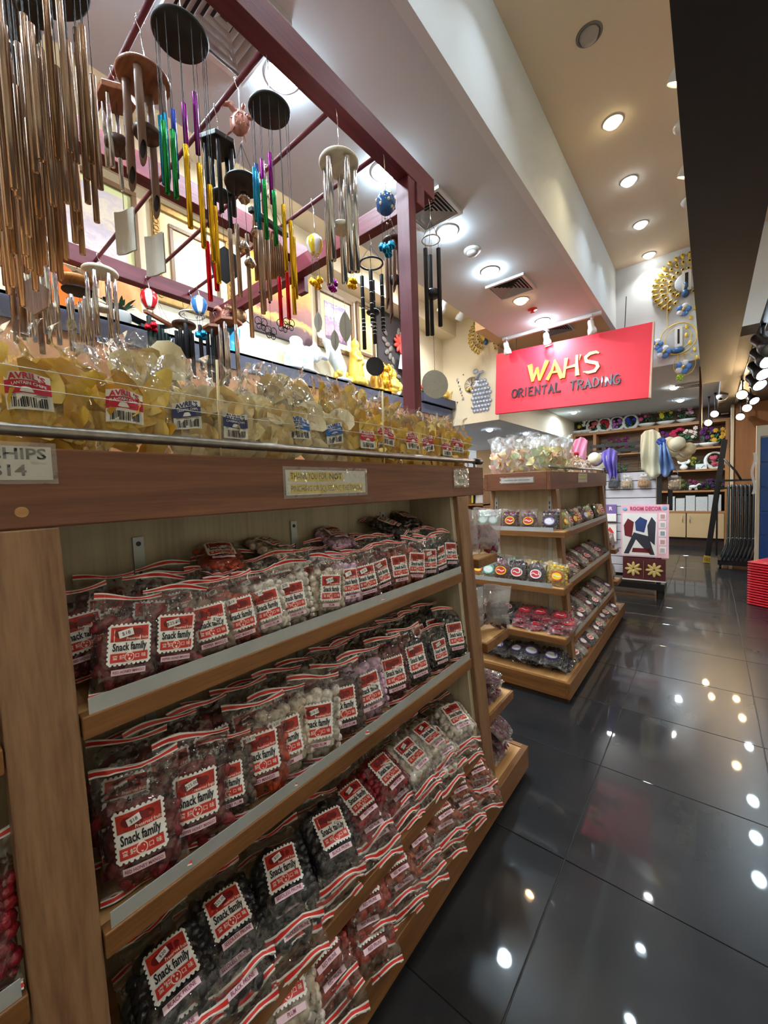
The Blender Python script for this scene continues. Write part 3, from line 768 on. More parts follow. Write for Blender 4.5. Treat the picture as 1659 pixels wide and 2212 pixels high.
def contents_mesh(seed, w, h, T, fill, shape, vmin=.07):
    rnd = random.Random(seed * 7 + 3); b = B(); st = random.getstate(); random.seed(seed)
    if shape == 'round':
        nx, nz = 5, 8
        for j in range(nz):
            for i in range(nx):
                u = (i + .5 + (.5 if j % 2 else 0) * .6) / nx * 2 - 1 + rnd.uniform(-.1, .1)
                v = vmin + (fill + .04 - vmin) * (j + rnd.uniform(.2, .8)) / nz
                if abs(u) > .9: u *= .92
                t = bulge(u, v, T, fill); r = min(w / nx * .68, max(.008, t * .85)) * rnd.uniform(.88, 1.12)
                y = -max(0.0, t - r * 1.05)
                b.ell((u * w / 2 * .95, y, v * h), (r, r * .9, r * rnd.uniform(.85, 1.1)), 7, 5, rz(rnd.uniform(0, 3)) @ rx(rnd.uniform(0, 3)), 0, .12)
        b.ell((0, .1 * T, (vmin + fill) / 2 * h), (w * .42, T * .6, (fill - vmin) * h * .5), 10, 8)
    else:
        for k in range(34):
            u = rnd.uniform(-.86, .86); v = vmin + .02 + (fill - .05 - vmin) * rnd.random()
            t = bulge(u, v, T, fill); r = max(.006, min(.012, t * .6)) * rnd.uniform(.8, 1.2)
            y = -max(0.0, t - r * 1.1) * rnd.uniform(.75, 1.0)
            L_ = rnd.uniform(.020, .034) * (w / .11)
            a = rnd.uniform(-1.2, 1.2)
            M = ry(a) @ rx(rnd.uniform(-.2, .2))
            b.ell((u * w / 2 * .85, y, v * h), (r * 1.1, r * .75, L_ * .8), 7, 6, M, 0, .08)
        b.ell((0, .1 * T, (vmin + fill) / 2 * h), (w * .42, T * .6, (fill - vmin) * h * .5), 10, 8)
    random.setstate(st)
    return b
VAR = {}
def variant(vi, size, droop):
    k = (vi, size, droop)
    if k in VAR: return VAR[k]
    w, h, T = {'s': (.106, .166, .024), 'm': (.134, .204, .029), 'l': (.150, .228, .030)}[size]
    front, fill, pm, sm = make_pouch(100 + vi * 13 + len(size) + ord(size[0]), w, h, T, droop)
    VAR[k] = dict(w=w, h=h, T=T, front=front, fill=fill, pouch=pm, strip=sm, stamp=stamp_mesh(front, w, h), tags={}, cont={}, price={})
    return VAR[k]
PRICES = ['$18', '$25.00', '$18.00', '$20', '$16.00']
def pouch(loc, rot, flv, size, label, group, vi=0, droop=0.0, price=True, full=True):
    V = variant(vi, size, droop); prn, colr, shp, _ = FL[flv]
    t = thing('snack_pouch', label, 'snack bag', loc, rot, group)
    if flv not in V['cont']:
        V['cont'][flv] = contents_mesh(vi + 5, V['w'], V['h'], V['T'], V['fill'], shp, .19 if droop else .07).mesh('fruit_pieces', fruit_mat(flv, colr, .3 if flv in ('bk', 'sp', 'rp', 'dr') else .5), True)
    c = link('fruit_pieces', V['cont'][flv], t); c['kind'] = 'stuff'
    link('film', V['pouch'], t); link('zip_strip', V['strip'][0], t); link('hem_strip', V['strip'][1], t)
    if full:
        link('stamp_label', V['stamp'], t)
        if flv not in V['tags']: V['tags'][flv] = tag_mesh(V['front'], V['w'], V['h'], prn)
        link('flavour_tag', V['tags'][flv], t)
        if price:
            k = random.randrange(3)
            if k not in V['price']:
                V['price'][k] = price_mesh(V['front'], V['w'], V['h'], PRICES[(k + vi) % 5], (-.12, .2, -.3)[k], (.60, .50, .66)[k], (.25, -.35, .1)[k])
            link('price_sticker', V['price'][k], t)
    return t
rnd = random.Random(5)
def yaw_row(ys, flv, x, z, size, where, group, tilt=(.12, .26), yaw=(-.42, -.1), nv=4, drop=0.0):
    for i, (y, f) in enumerate(zip(ys, flv)):
        pouch((x + rnd.uniform(-.006, .006), y, z + rnd.uniform(0, .002)), (-rnd.uniform(*tilt), rnd.uniform(-.15, .15), PI / 2 + rnd.uniform(*yaw)), f, size,
              '%s pouch, %s from near post, %s' % (FL[f][3], NTH[i], where), group, i % nv)
F1 = ['rhm', 'phm', 'pm', 'rm', 'wp', 'wp', 'kp', 'pw', 'rhm', 'dr', 'or', 'rm', 'bk', 'bk', 'sp']
Y1 = [.225, .300, .385, .448, .520, .598, .686, .775, .852, .936, 1.015, 1.085, 1.165, 1.255, 1.335]
yaw_row(Y1, F1, -.775, 1.006, 's', 'top shelf front row', 'standing pouches on the top shelf')
Y1b = [.20, .285, .36, .44, .53, .61, .70, .79, .87, .96, 1.05, 1.13, 1.21, 1.30]
F1b = ['rhm', 'phm', 'rhm', 'pm', 'rm', 'kp', 'wp', 'pw', 'rhm', 'or', 'dr', 'rm', 'bk', 'bk']
yaw_row(Y1b, F1b, -.845, 1.022, 's', 'top shelf second row', 'standing pouches on the top shelf', (.2, .38))
Y1c = [.24, .36, .47, .58, .68, .80, .92, 1.04, 1.16, 1.28]
F1c = ['dr', 'phm', 'rm', 'pm', 'wp', 'pw', 'rm', 'dr', 'bk', 'sp']
yaw_row(Y1c, F1c, -.905, 1.03, 's', 'top shelf hindmost row', 'standing pouches on the top shelf', (.25, .4))
def lying(loc, rot, f, size, label, group, vi=0, droop=0.0, price=True):
    pouch(loc, rot, f, size, label, group, vi, droop, price)
GTOP = 'pouches lying on top of the top shelf rows'
lying((-.835, .455, 1.165), (-1.25, .05, PI / 2 - .3), 'rm', 's', 'orange-red mango pouch lying across the top shelf rows near the first bracket', GTOP, 0)
lying((-.86, .66, 1.165), (-1.3, .1, PI / 2 + .3), 'kp', 's', 'cream plum pouch lying across the top shelf rows before the middle bracket', GTOP, 1)
lying((-.86, .86, 1.165), (-1.25, .1, PI / 2 - .2), 'pw', 's', 'pink-white plum pouch lying across the top shelf rows behind the middle bracket', GTOP, 2)
lying((-.85, 1.16, 1.175), (-1.2, -.1, PI / 2 + .4), 'bk', 's', 'black prune pouch lying on the top shelf heap by the end panel', GTOP, 0)
lying((-.87, 1.25, 1.195), (-1.3, .1, PI / 2 - .3), 'sp', 's', 'uppermost black prune pouch of the heap by the end panel', GTOP, 1)
# middle shelf
F2 = ['rhm', 'phm', 'bp', 'rm', 'kp', 'wp', 'bp', 'pw', 'dr', 'bk', 'bk', 'sp']
Y2 = [.232, .318, .392, .472, .535, .615, .715, .825, .945, 1.062, 1.21, 1.318]
for i, (y, f) in enumerate(zip(Y2, F2)):
    big = i == 0
    pouch((-.752 + rnd.uniform(-.004, .004), y, .672), (-rnd.uniform(.2, .34), rnd.uniform(-.08, .08), PI / 2 + rnd.uniform(-.5, -.2)), f, 'm' if big or i in (1, 3, 5, 7) else 's' if i in (2, 10) else 'm',
          '%s pouch, %s from near post, middle shelf front row' % (FL[f][3], NTH[i]), 'standing pouches on the middle shelf', i % 3)
Y2b = [.22, .31, .40, .49, .58, .68, .78, .88, .98, 1.09, 1.20, 1.30]
F2b = ['rhm', 'phm', 'dr', 'pm', 'rm', 'wp', 'kp', 'bp', 'dr', 'rhm', 'bk', 'bk']
for row, (dx, dz, lab) in enumerate(((-.825, .682, 'second'), (-.895, .692, 'third'))):
    for i, (y, f) in enumerate(zip(Y2b, F2b)):
        if row == 1 and i % 3 == 1: f = F2b[(i + 5) % 12]
        pouch((dx, y + (.03 if row else 0), dz), (-rnd.uniform(.3, .5), rnd.uniform(-.09, .09), PI / 2 + rnd.uniform(-.35, .1)), f, 's' if row else 'm',
              '%s pouch, %s from near post, middle shelf %s row' % (FL[f][3], NTH[i], lab), 'standing pouches on the middle shelf', (i + row) % 3)
# lower shelf: pouches laid flat in short stacks, hems hanging over the edge
def stack(y, fl, z0, x0, size, where, group, n=3, yaw=0.0, step=.03, tilt=(1.12, 1.3)):
    for k in range(n):
        f = fl[k % len(fl)]
        lv = ['lowest', 'middle', 'top'][k + 3 - n] if n <= 3 else NTH[k]
        pouch((x0 + rnd.uniform(-.012, .014) - .006 * k, y + rnd.uniform(-.012, .012), z0 + step * k + .012), (-rnd.uniform(*tilt), rnd.uniform(-.05, .05), PI / 2 + yaw + rnd.uniform(-.12, .12)), f, size,
              '%s %s pouch, flat stack %s' % (lv, FL[f][3], where), group, (k + int(y * 20)) % 4, 1.0)
GLOW = 'pouches lying flat on the lowest shelf'
LOWS = [(.255, ['sp', 'bk', 'bk'], 'at the near post on the lowest shelf'), (.365, ['bk', 'sp', 'sp'], 'second from near post, lowest shelf'),
        (.49, ['sp', 'bk', 'sp'], 'third from near post, lowest shelf'), (.63, ['bk', 'bk', 'bk'], 'fourth from near post, lowest shelf'),
        (.77, ['dr', 'rp', 'rp'], 'fifth from near post, lowest shelf'), (.895, ['rp', 'rp', 'rp'], 'sixth from near post, lowest shelf'),
        (1.02, ['wp', 'kp', 'wp'], 'seventh from near post, lowest shelf'), (1.15, ['wp', 'wp', 'wp'], 'eighth from near post, lowest shelf'),
        (1.275, ['kp', 'wp', 'wp'], 'by the end panel on the lowest shelf')]
for (y, fl_, wh) in LOWS:
    stack(y, fl_, .325, -.672, 'm', wh, GLOW, 3, rnd.uniform(-.3, -.05), .036)
GBAS = 'pouches lying flat on the gondola base'
BASES = [(.30, ['pw', 'pw', 'pw'], 'at the near post on the base'), (.43, ['kp', 'wp', 'kp'], 'second from near post, base'), (.56, ['rr', 'rr', 'rr'], 'third from near post, base'),
         (.69, ['rr', 'rr', 'rr'], 'fourth from near post, base'), (.82, ['dr', 'or', 'or'], 'fifth from near post, base'), (.95, ['or', 'or', 'or'], 'sixth from near post, base'),
         (1.07, ['rm', 'or', 'or'], 'seventh from near post, base'), (1.20, ['or', 'or', 'or'], 'eighth from near post, base'), (1.32, ['or', 'rm', 'or'], 'by the end panel on the base')]
for (y, fl_, wh) in BASES:
    stack(y, fl_, .132, -.630, 'm', wh, GBAS, 3, rnd.uniform(-.5, -.2), .036)
# a few pouches of the neighbouring bay at the frame edge
for i, (x, y, z, f) in enumerate(((-.745, .0, .672, 'rp'), (-.75, -.09, .672, 'bk'), (-.775, -.02, 1.006, 'rp'))):
    pouch((x, y, z), (-.25, 0, PI / 2 - .2), f, 'm', '%s pouch left of the wide near post, %s' % (FL[f][3], ['front one on the middle shelf', 'second on the middle shelf', 'on the top shelf'][i]), 'pouches in the neighbouring bay', i)
for i, (y, z) in enumerate(((.0, .34), (-.02, .15), (-.01, .375))):
    pouch((-.672 if z > .2 else -.63, y, z), (-1.2, 0, PI / 2 - .1), ['bk', 'pw', 'dr'][i], 'm', '%s pouch lying left of the wide near post, %s' % (FL[['bk', 'pw', 'dr'][i]][3], ['on the lowest shelf', 'on the base', 'topmost there'][i]), 'pouches in the neighbouring bay', i, 1.0)
# ================================================================== chip bags on the top deck
M_plant = P('plantain_chip', (240, 196, 74), .5, var=.16, vscale=30, bump=.3, bscale=120)
M_cass = P('cassava_chip', (250, 230, 176), .5, var=.08, vscale=30, bump=.3, bscale=120)
M_plants = [M_plant, P('plantain_chip_dark', (222, 168, 52), .5, var=.16, vscale=30), P('plantain_chip_pale', (250, 216, 110), .5, var=.12, vscale=30)]
M_casss = [M_cass, P('cassava_chip_tan', (238, 206, 138), .5, var=.1, vscale=30), P('cassava_chip_pale', (254, 240, 204), .5, var=.06, vscale=30)]
M_navy = P('print_navy', (52, 60, 112), .45); M_blue = P('print_blue', (40, 100, 186), .45); M_crim = P('print_crimson', (196, 36, 62), .45)
def chip_shape(b, c, M, a, bb, curl, m=0):
    n = 10; vs = [(0, 0, 0)]; c = Vector(c)
    for ring in (0.55, 1.0):
        for k in range(n):
            an = 2 * PI * k / n
            x, z = a * ring * math.cos(an), bb * ring * math.sin(an)
            vs.append((x, curl * (x * x / (a * a)) * a - .25 * curl * (z * z / (bb * bb)) * a, z))
    fs = [(0, 1 + k, 1 + (k + 1) % n) for k in range(n)] + [(1 + k, 1 + n + k, 1 + n + (k + 1) % n, 1 + (k + 1) % n) for k in range(n)]
    b.add([M @ Vector(v) + c for v in vs], fs, m)
def chip_front(seed, w, h, T, fill=.62):
    r = random.Random(seed); ph = [r.uniform(0, 6.28) for _ in range(8)]
    def base(u, v):
        e = max(0.0, 1 - abs(u) ** 2.4) ** .5
        lo = min(1.0, .35 + v / .12) if v < .12 else 1.0
        hi = 1.0 if v < fill else max(.12, 1 - (v - fill) / (.92 - fill))
        return T * e * lo * hi
    def pt(u, v, sg, off=0.0, flat=False):
        s = 1 - .10 * max(0, v - .6) * 2.0 * (1 + math.sin(ph[0])) + .05 * math.sin(4 * v + ph[1])
        if v > .86: s += (v - .86) * 1.2
        cr = .006 * math.sin(7 * u + 9 * v + ph[2]) + .004 * math.sin(13 * u - 15 * v + ph[3]) + .003 * math.sin(31 * v + 17 * u + ph[4])
        k = (.35 if flat else 1.0) * (2.2 if v > fill else .8) * max(0.0, 1 - abs(u) ** 6)
        y = base(u, v) + cr * k
        x = u * w / 2 * s + (.010 * math.sin(9 * v + ph[5]) if v > fill else 0)
        lean = .03 * math.sin(ph[6]) * max(0, v - fill) * 3 + (.018 * math.sin(5 * u + ph[7]) if v > .9 else 0)
        return (x, lean + sg * y + sg * off, v * h + (.010 * math.sin(4 * u + ph[5]) * v))
    return pt, base, fill
def chip_label_mesh(pt, w, h, kind, cu, cv, hs):
    W = w / 2
    def S(x, y, o): return pt(cu + x / W, cv + y / h, -1, o, True)
    b = B(); a = hs / 2
    b.grid(lambda u, v: S((u - .5) * hs, (v * 1.02 - .5) * hs, .003), 5, 5, 0)
    b.grid(lambda u, v: S((u - .5) * hs, -.06 * hs + v * .36 * hs, .0036), 5, 3, 1)
    def put(txt, size, x, y, m, sx, bold, arch=0.0):
        vs, fs = text_geo(txt, bold)
        b.add([S(x + px * size * sx, y + py * size + arch * (px * size * sx) ** 2 / hs, .0043) for (px, py) in vs], fs, m)
    put("AVRIL'S", hs * .24, 0, hs * .40, 1, 1.02, .035, -.25)
    put('PLANTAIN CHIPS' if kind == 'p' else 'CASSAVA CHIPS', hs * .115, 0, hs * .21, 0, .92, .02, -.2)
    if kind == 'b':     # palm tree
        for an in (.2, .7, 1.3, 1.9, 2.5, 3.0):
            dx, dy = math.cos(an), math.sin(an)
            b.add([S(0, hs * .03, .0043), S(dx * hs * .12 + dy * hs * .02, hs * .03 + dy * hs * .09, .0043), S(dx * hs * .24, hs * .01 + dy * hs * .06, .0043), S(dx * hs * .12, hs * 0 + dy * hs * .06, .0043)], [(0, 1, 2, 3)], 0)
        b.add([S(-.012 * hs, -.05 * hs, .0043), S(.02 * hs, -.05 * hs, .0043), S(.012 * hs, hs * .04, .0043), S(-.008 * hs, hs * .04, .0043)], [(0, 1, 2, 3)], 0)
    else:               # sliced fruit drawing
        for k in range(4):
            b.add([S(-.12 * hs + .16 * hs * math.cos(t_) * (1 - .1 * k) + .1 * hs, hs * (-.01 + .03 * k) + hs * .03 * math.sin(t_), .0043) for t_ in [2 * PI * i / 10 for i in range(10)]], [tuple(range(10))], 0)
    r = random.Random(3); x = -.38
    while x < .38:
        wd = r.choice((.012, .02, .034)); b.add([S(x * hs, -.44 * hs, .0036), S((x + wd) * hs, -.44 * hs, .0036), S((x + wd) * hs, -.16 * hs, .0036), S(x * hs, -.16 * hs, .0036)], [(0, 1, 2, 3)], 2); x += wd + r.choice((.012, .02, .03))
    for y in (-.07, -.11):
        b.add([S(-.4 * hs, y * hs, .0036), S(.4 * hs, y * hs, .0036), S(.4 * hs, (y + .015) * hs, .0036), S(-.4 * hs, (y + .015) * hs, .0036)], [(0, 1, 2, 3)], 2)
    return b.mesh('brand_label', [M_paper, {'p': M_crim, 'c': M_navy, 'b': M_blue}[kind], M_ink])
CV = {}
def chip_bag(loc, rot, kind, label, vi, w=.138, h=.225, T=.044, hs=.055, lab=True, group='chip bags on the near gondola top', fil=.62):
    k = (vi, kind, w, h, fil)
    if k not in CV:
        pt, base, fill = chip_front(vi * 17 + 3, w, h, T, fil)
        f = B(); seg(f, lambda u, v: pt(u, v, -1), -1, 1, 0, 1, 16, 22, 0); seg(f, lambda u, v: pt(-u, v, 1), -1, 1, 0, 1, 16, 22, 0)
        r = random.Random(vi * 5 + 1); c = B()
        for q in range(34):
            u = r.uniform(-.86, .86); v = .04 + (fill - .02) * r.random() ** .9; d = base(u, v)
            y = -d * r.uniform(.2, .84)
            M = rz(r.uniform(-.7, .7)) @ rx(r.uniform(-.5, .5)) @ ry(r.uniform(-1.3, 1.3))
            if kind == 'p': chip_shape(c, (u * w / 2 * .80, y * .9, .03 * h + v * h * .92), M, r.uniform(.015, .020), r.uniform(.036, .052), r.uniform(-.45, .45), q % 3)
            else:
                a = r.uniform(.026, .042); chip_shape(c, (u * w / 2 * .75, y * .85, .03 * h + v * h * .92), M, a, a * r.uniform(.7, 1.0), r.uniform(-.8, .8), q % 3)
        CV[k] = (f.mesh('film', M_filmc, True), c.mesh('chips', M_plants if kind == 'p' else M_casss, True), chip_label_mesh(pt, w, h, kind, (-.05, .1, -.2)[vi % 3], (.40, .36, .44)[vi % 3], hs))
    t = thing('chip_bag', label, 'chip bag', loc, rot, group)
    c = link('chips', CV[k][1], t); c['kind'] = 'stuff'
    link('film', CV[k][0], t)
    if lab: link('brand_label', CV[k][2], t)
    return t
rnd = random.Random(9)
CH = [(-.10, 'p'), (.02, 'p'), (.172, 'p'), (.285, 'p'), (.395, 'c'), (.488, 'c'), (.60, 'c'), (.690, 'b'), (.805, 'b'), (.93, 'p'), (1.06, 'p'), (1.185, 'p'), (1.305, 'p'), (1.425, 'p'), (1.535, 'p')]
KN = {'p': 'yellow plantain', 'c': 'pale cassava', 'b': 'pale blue-labelled cassava'}
for i, (y, k) in enumerate(CH):
    chip_bag((-.855 + rnd.uniform(-.008, .008), y, 1.409), (rnd.uniform(-.12, .0), rnd.uniform(-.06, .06), PI / 2 + rnd.uniform(-.42, -.18)), k, '%s chip bag, %s from frame edge in the front row behind the rail' % (KN[k], NTH[i]), i % 4, lab=(i != 6))
CH2 = [(.09, 'p', 0), (.23, 'p', 0), (.39, 'c', .045), (.52, 'c', .0), (.66, 'c', .035), (.78, 'c', .05), (.91, 'p', .05), (1.04, 'p', .055), (1.18, 'p', .045), (1.31, 'p', .02), (1.44, 'p', .01), (1.55, 'p', .02)]
for i, (y, k, dz) in enumerate(CH2):
    chip_bag((-.965, y, 1.409 + dz * 1.5), (rnd.uniform(-.15, .1), rnd.uniform(-.18, .18), PI / 2 + rnd.uniform(-.5, .1)), k, '%s chip bag, %s from frame edge in the second row behind the rail' % (KN[k], NTH[i]), (i + 1) % 4, lab=False, fil=.78)

# ================================================================== maroon chime rack
def rack():
    t = thing('chime_rack', 'maroon timber rack with cross rods carrying the wind chimes', 'rack', (0, 0, 0))
    def beam(x, z, y0, y1, w=.062, h=.092): B().box(x - w / 2, x + w / 2, y0, y1, z - h / 2, z + h / 2).build('long_beam', M_redwood, t, bevel=.003)
    beam(-1.005, 2.682, -1.6, 1.63); beam(-1.80, 2.675, -1.6, 1.56); beam(-2.66, 2.66, -1.6, 1.53)
    B().box(-2.74, -.965, 1.475, 1.53, 2.545, 2.632).build('cross_beam', M_redwoodx, t, bevel=.003)
    B().box(-1.04, -.975, 1.425, 1.475, 1.408, 2.635).build('post', M_redwoodz, t, bevel=.003)
    B().box(-2.70, -2.635, 1.47, 1.525, 0.0, 2.545).build('post', M_redwoodz, t, bevel=.003)
    B().box(-1.84, -1.775, 1.53, 1.56, 2.47, 2.63).build('stub', M_redwoodz, t, bevel=.003)
    for (x, z) in ((-1.0, 2.60), (-1.02, 2.57), (-1.78, 2.60), (-2.64, 2.60)):
        B().lathe([(.0005, .003), (.006, .002), (.007, 0)], 10).build('bolt', M_dkmetal, t, loc=(x, 1.531, z), rot=(-PI / 2, 0, 0))
    for y in (-.55, -.28, -.015, .25, .51, .775, 1.035, 1.285):
        B().path([(-.985, y, 2.652), (-2.72, y, 2.652)], .0085, 10).build('rod', M_redwoodx, t, True)
    return t
RACK = rack()

# ================================================================== wind chimes
M_cord = P('dark_cord', (40, 38, 40), .7); M_cordw = P('white_cord', (226, 222, 210), .7)
M_wdark = WOOD('chime_dark_wood', (58, 38, 32), (86, 58, 48), 'X', 3, .4)
M_wbrown = WOOD('chime_brown_wood', (112, 62, 40), (150, 92, 62), 'X', 3, .4)
M_wpale = WOOD('chime_pale_wood', (196, 182, 156), (218, 206, 184), 'X', 3, .5)
M_worange = WOOD('chime_orange_wood', (190, 120, 60), (220, 156, 92), 'X', 3, .4)
M_bamb = WOOD('bamboo_brown', (112, 84, 70), (148, 116, 98), 'Z', 2, .45)
M_blackd = P('satin_black', (20, 20, 25), .5); M_blacktube = P('black_tube', (28, 31, 36), .35, .3)
M_green = P('anodised_green', (40, 150, 80), .25, .85); M_cyan = P('anodised_cyan', (40, 150, 200), .25, .85); M_blu = P('anodised_blue', (58, 84, 190), .25, .85)
M_viol = P('anodised_violet', (150, 40, 150), .25, .85); M_goldt = P('anodised_gold', (240, 190, 40), .25, .85); M_redt = P('anodised_red', (214, 30, 50), .25, .85)
M_dgreen = P('dark_green_tube', (38, 54, 52), .35, .5)
def plate_mesh(shape, r, th, mat):
    b = B()
    if shape == 'disc': b.lathe([(.0005, -th), (r * .95, -th), (r, -th * .6), (r, -th * .3), (r * .96, 0), (.0005, 0)], 32)
    elif shape == 'hex':
        b.prism([(r * math.cos(PI * k / 3), r * math.sin(PI * k / 3)) for k in range(6)], 'z', -th, 0)
    elif shape == 'ring':
        b.path([(r * math.cos(2 * PI * k / 28), r * math.sin(2 * PI * k / 28), -th / 2) for k in range(28)], th / 2, 8, closed=True)
    elif shape == 'bar': b.box(-.011, .011, -r, r, -th, 0)
    elif shape == 'heart':
        b.prism([(r * 1.1 * math.cos(a) * (1 - .25 * abs(math.sin(a))), r * .75 * math.sin(a)) for a in [2 * PI * k / 20 for k in range(20)]], 'z', -th, 0)
    return b
def s_hook(z0, z1):
    """wire S-hook from the plate cords (z0) up over the rod (z1)"""
    pts = []; k = .011
    for i in range(10):
        a = -PI * .1 + PI * 1.2 * i / 9
        pts.append((0, k * math.cos(a), z1 + .0105 + k * math.sin(a) - .006))
    pts += [(0, -k * .6, z1 - .012), (0, 0, z1 - .022), (0, k * .4, z0 + .012), (0, 0, z0)]
    return pts
def chime(label, loc, plate, tubes, top=2.652, cordm=None, striker=None, sail=None, name='wind_chime', hook=M_chrome, tilt=0.0, plate2=None, cone=.05):
    """plate=(shape, r, th, mat); tubes=[(dx, dy, ztop, length, r, mat, cut)] relative to plate; striker=(z, r, th, mat); sail=(z, kind, size, mat)"""
    t = thing(name, label, 'wind chime', loc, (0, 0, tilt), 'wind chimes hanging from the maroon rack')
    cordm = cordm or M_cord
    dz = top - loc[2]
    apex = min(cone, dz * .6)
    B().path(s_hook(apex, dz), .0016, 6).build('hook', hook, t, True)
    if plate:
        sh, r, th, mt = plate
        plate_mesh(sh, r, th, mt).build('top_plate', mt, t, sh in ('disc', 'ring'), bevel=.002 if sh in ('hex', 'bar', 'heart') else 0)
        cb = B()
        for k in range(4):
            a = PI / 4 + PI / 2 * k; rr = r * .75
            if sh == 'ring': rr = r
            e = (0, (k - 1.5) * r * .6, 0) if sh == 'bar' else (rr * math.cos(a), rr * math.sin(a), 0)
            cb.path([(0, 0, apex), e], .0011, 4, cap=False)
    else: cb = B()
    for (dx, dy, zt, ln, r_, mt, cut) in tubes:
        zp = -plate[2] if plate else 0
        if zt < zp - .005:
            cb.path([(dx, dy, zp), (dx, dy, zt - .01)], .0009, 4, cap=False)
    if striker: cb.path([(0, 0, 0), (0, 0, striker[0])], .0009, 4, cap=False)
    if sail: cb.path([(0, 0, striker[0] if striker else 0), (0, 0, sail[0])], .0009, 4, cap=False)
    if cb.v: cb.build('cords', cordm, t, True, kind='stuff')
    for (dx, dy, zt, ln, r_, mt, cut) in tubes:
        b = B(); n = 14
        ring = [(math.cos(2 * PI * k / n), math.sin(2 * PI * k / n)) for k in range(n)]
        ri = r_ * .78; v = []
        sl = cut * r_ * 2.6
        for (rr, zz, s_) in ((r_, 0, 0), (r_, -ln, sl), (ri, -ln, sl), (ri, -ln + .02, sl), (ri, 0, 0)):
            for (cx, cy) in ring: v.append((cx * rr, cy * rr, zz + s_ * cx))
        f = []
        for i in range(4):
            for j in range(n): f.append((i * n + j, i * n + (j + 1) % n, (i + 1) * n + (j + 1) % n, (i + 1) * n + j))
        f = [tuple(reversed(q)) for q in f]
        b.add(v, f)
        b.add([(cx * ri, cy * ri, -ln + .02 + sl * cx) for (cx, cy) in ring], [tuple(range(n - 1, -1, -1))], 1)
        b.build('tube', [mt, M_ink], t, True, loc=(dx, dy, zt))
    if striker:
        z, r_, th, mt = striker
        B().lathe([(.0005, -th / 2), (r_ * .9, -th / 2), (r_, -th * .2), (r_, th * .2), (r_ * .9, th / 2), (.0005, th / 2)], 24).build('striker', mt, t, True, loc=(0, 0, z))
    if sail: sail_part(t, *sail)
    return t
def sail_part(t, z, kind, s, mt, loc=(0, 0)):
    b = B()
    if kind == 'diamond': b.prism([(0, 0), (s * .42, -s * .45), (0, -s), (-s * .42, -s * .45)], 'y', -.003, .003)
    elif kind == 'house': b.prism([(0, 0), (s * .4, -s * .28), (s * .34, -s * .75), (0, -s), (-s * .34, -s * .75), (-s * .4, -s * .28)], 'y', -.003, .003)
    elif kind == 'leaf':
        pts = [(s * .2 * math.sin(PI * k / 10) ** .8, -s * k / 10) for k in range(11)]
        b.prism(pts + [(-x, zz) for (x, zz) in reversed(pts[1:-1])], 'y', -.0015, .0015)
        b.path([(0, -.003, 0), (0, -.003, -s)], .0012, 5)
    elif kind == 'disc': b.prism([(s * .5 * math.sin(2 * PI * k / 24), -s * .5 + s * .5 * math.cos(2 * PI * k / 24)) for k in range(24)], 'y', -.0015, .0015)
    elif kind == 'card':
        b.grid(lambda u, v: ((u - .5) * s * .6, .004 * math.sin(u * 5), -v * s), 6, 2); b.grid(lambda u, v: ((.5 - u) * s * .6, .0045 + .004 * math.sin((1 - u) * 5) , -v * s), 6, 2)
    elif kind == 'butterfly':
        for sg in (-1, 1):
            for (cx, cz, a, c_) in ((.42, -.25, .42, .30), (.32, -.68, .30, .24)):
                ring = [(sg * (cx + a * math.cos(q)) * s * .62, .004 * sg + abs(cx + a * math.cos(q)) * s * .12, (cz + c_ * math.sin(q)) * s) for q in [2 * PI * k / 14 for k in range(14)]]
                b.path(ring, s * .035, 5, closed=True)
                b.path([(0, 0, -.45 * s), ring[3]], s * .02, 4); b.path([(0, 0, -.45 * s), ring[11]], s * .02, 4)
        b.ell((0, 0, -.45 * s), (s * .05, s * .05, s * .36), 8, 6)
    b.build({'card': 'paper_tag', 'butterfly': 'butterfly_sail'}.get(kind, 'wind_sail'), mt, t, kind == 'butterfly', loc=(loc[0], loc[1], z), rot=(0, 0, .95 - t.rotation_euler.z + {'card': -.5, 'butterfly': .3}.get(kind, 0)))
def ring_tubes(n, R_, zt, lens, r_, mt, cut=0.0, a0=0.3):
    return [(R_ * math.cos(a0 + 2 * PI * k / n), R_ * math.sin(a0 + 2 * PI * k / n), zt, lens[k % len(lens)], r_, mt, cut) for k in range(n)]
# spiral of copper tubes at the frame corner
tub = []
for k in range(36):
    a = PI * .9 - 2 * PI * k / 36; rr = (.092, .070, .048)[k % 3]
    dx, dy = rr * math.cos(a), rr * math.sin(a); p = (dx * .774 + dy * .632) / .092
    zb = 1.93 + .13 * p + .03 * math.sin(k * 2.1); zt_ = zb + .33 - .06 * p + .05 * math.sin(k * 1.3)
    tub.append((dx, dy, zt_ - 2.46, zt_ - zb, .0062, M_copper if k % 4 else M_bronze, 0))
chime('big spiral of many copper tubes hanging at the upper frame corner', (-1.10, .25, 2.46), ('disc', .1, .012, M_blackd), tub, striker=(-.10, .03, .012, M_blackd))
tub2 = []
for k in range(10):
    a = 2 * PI * k / 10; tub2.append((.05 * math.cos(a), .05 * math.sin(a), -.10 - .03 * k, .34, .0062, M_copper, 0))
chime('second copper tube cluster left of the big copper spiral', (-1.32, .25, 2.52), ('disc', .06, .012, M_wdark), tub2, striker=(-.30, .03, .02, M_wbrown), sail=(-.62, 'house', .09, M_bamb))
chime('bamboo tube chime cut off by the frame edge', (-1.47, .25, 2.54), ('disc', .055, .014, M_wdark), ring_tubes(4, .035, -.02, [.26, .3, .22], .011, M_bamb, .8), striker=(-.17, .022, .02, M_wdark))
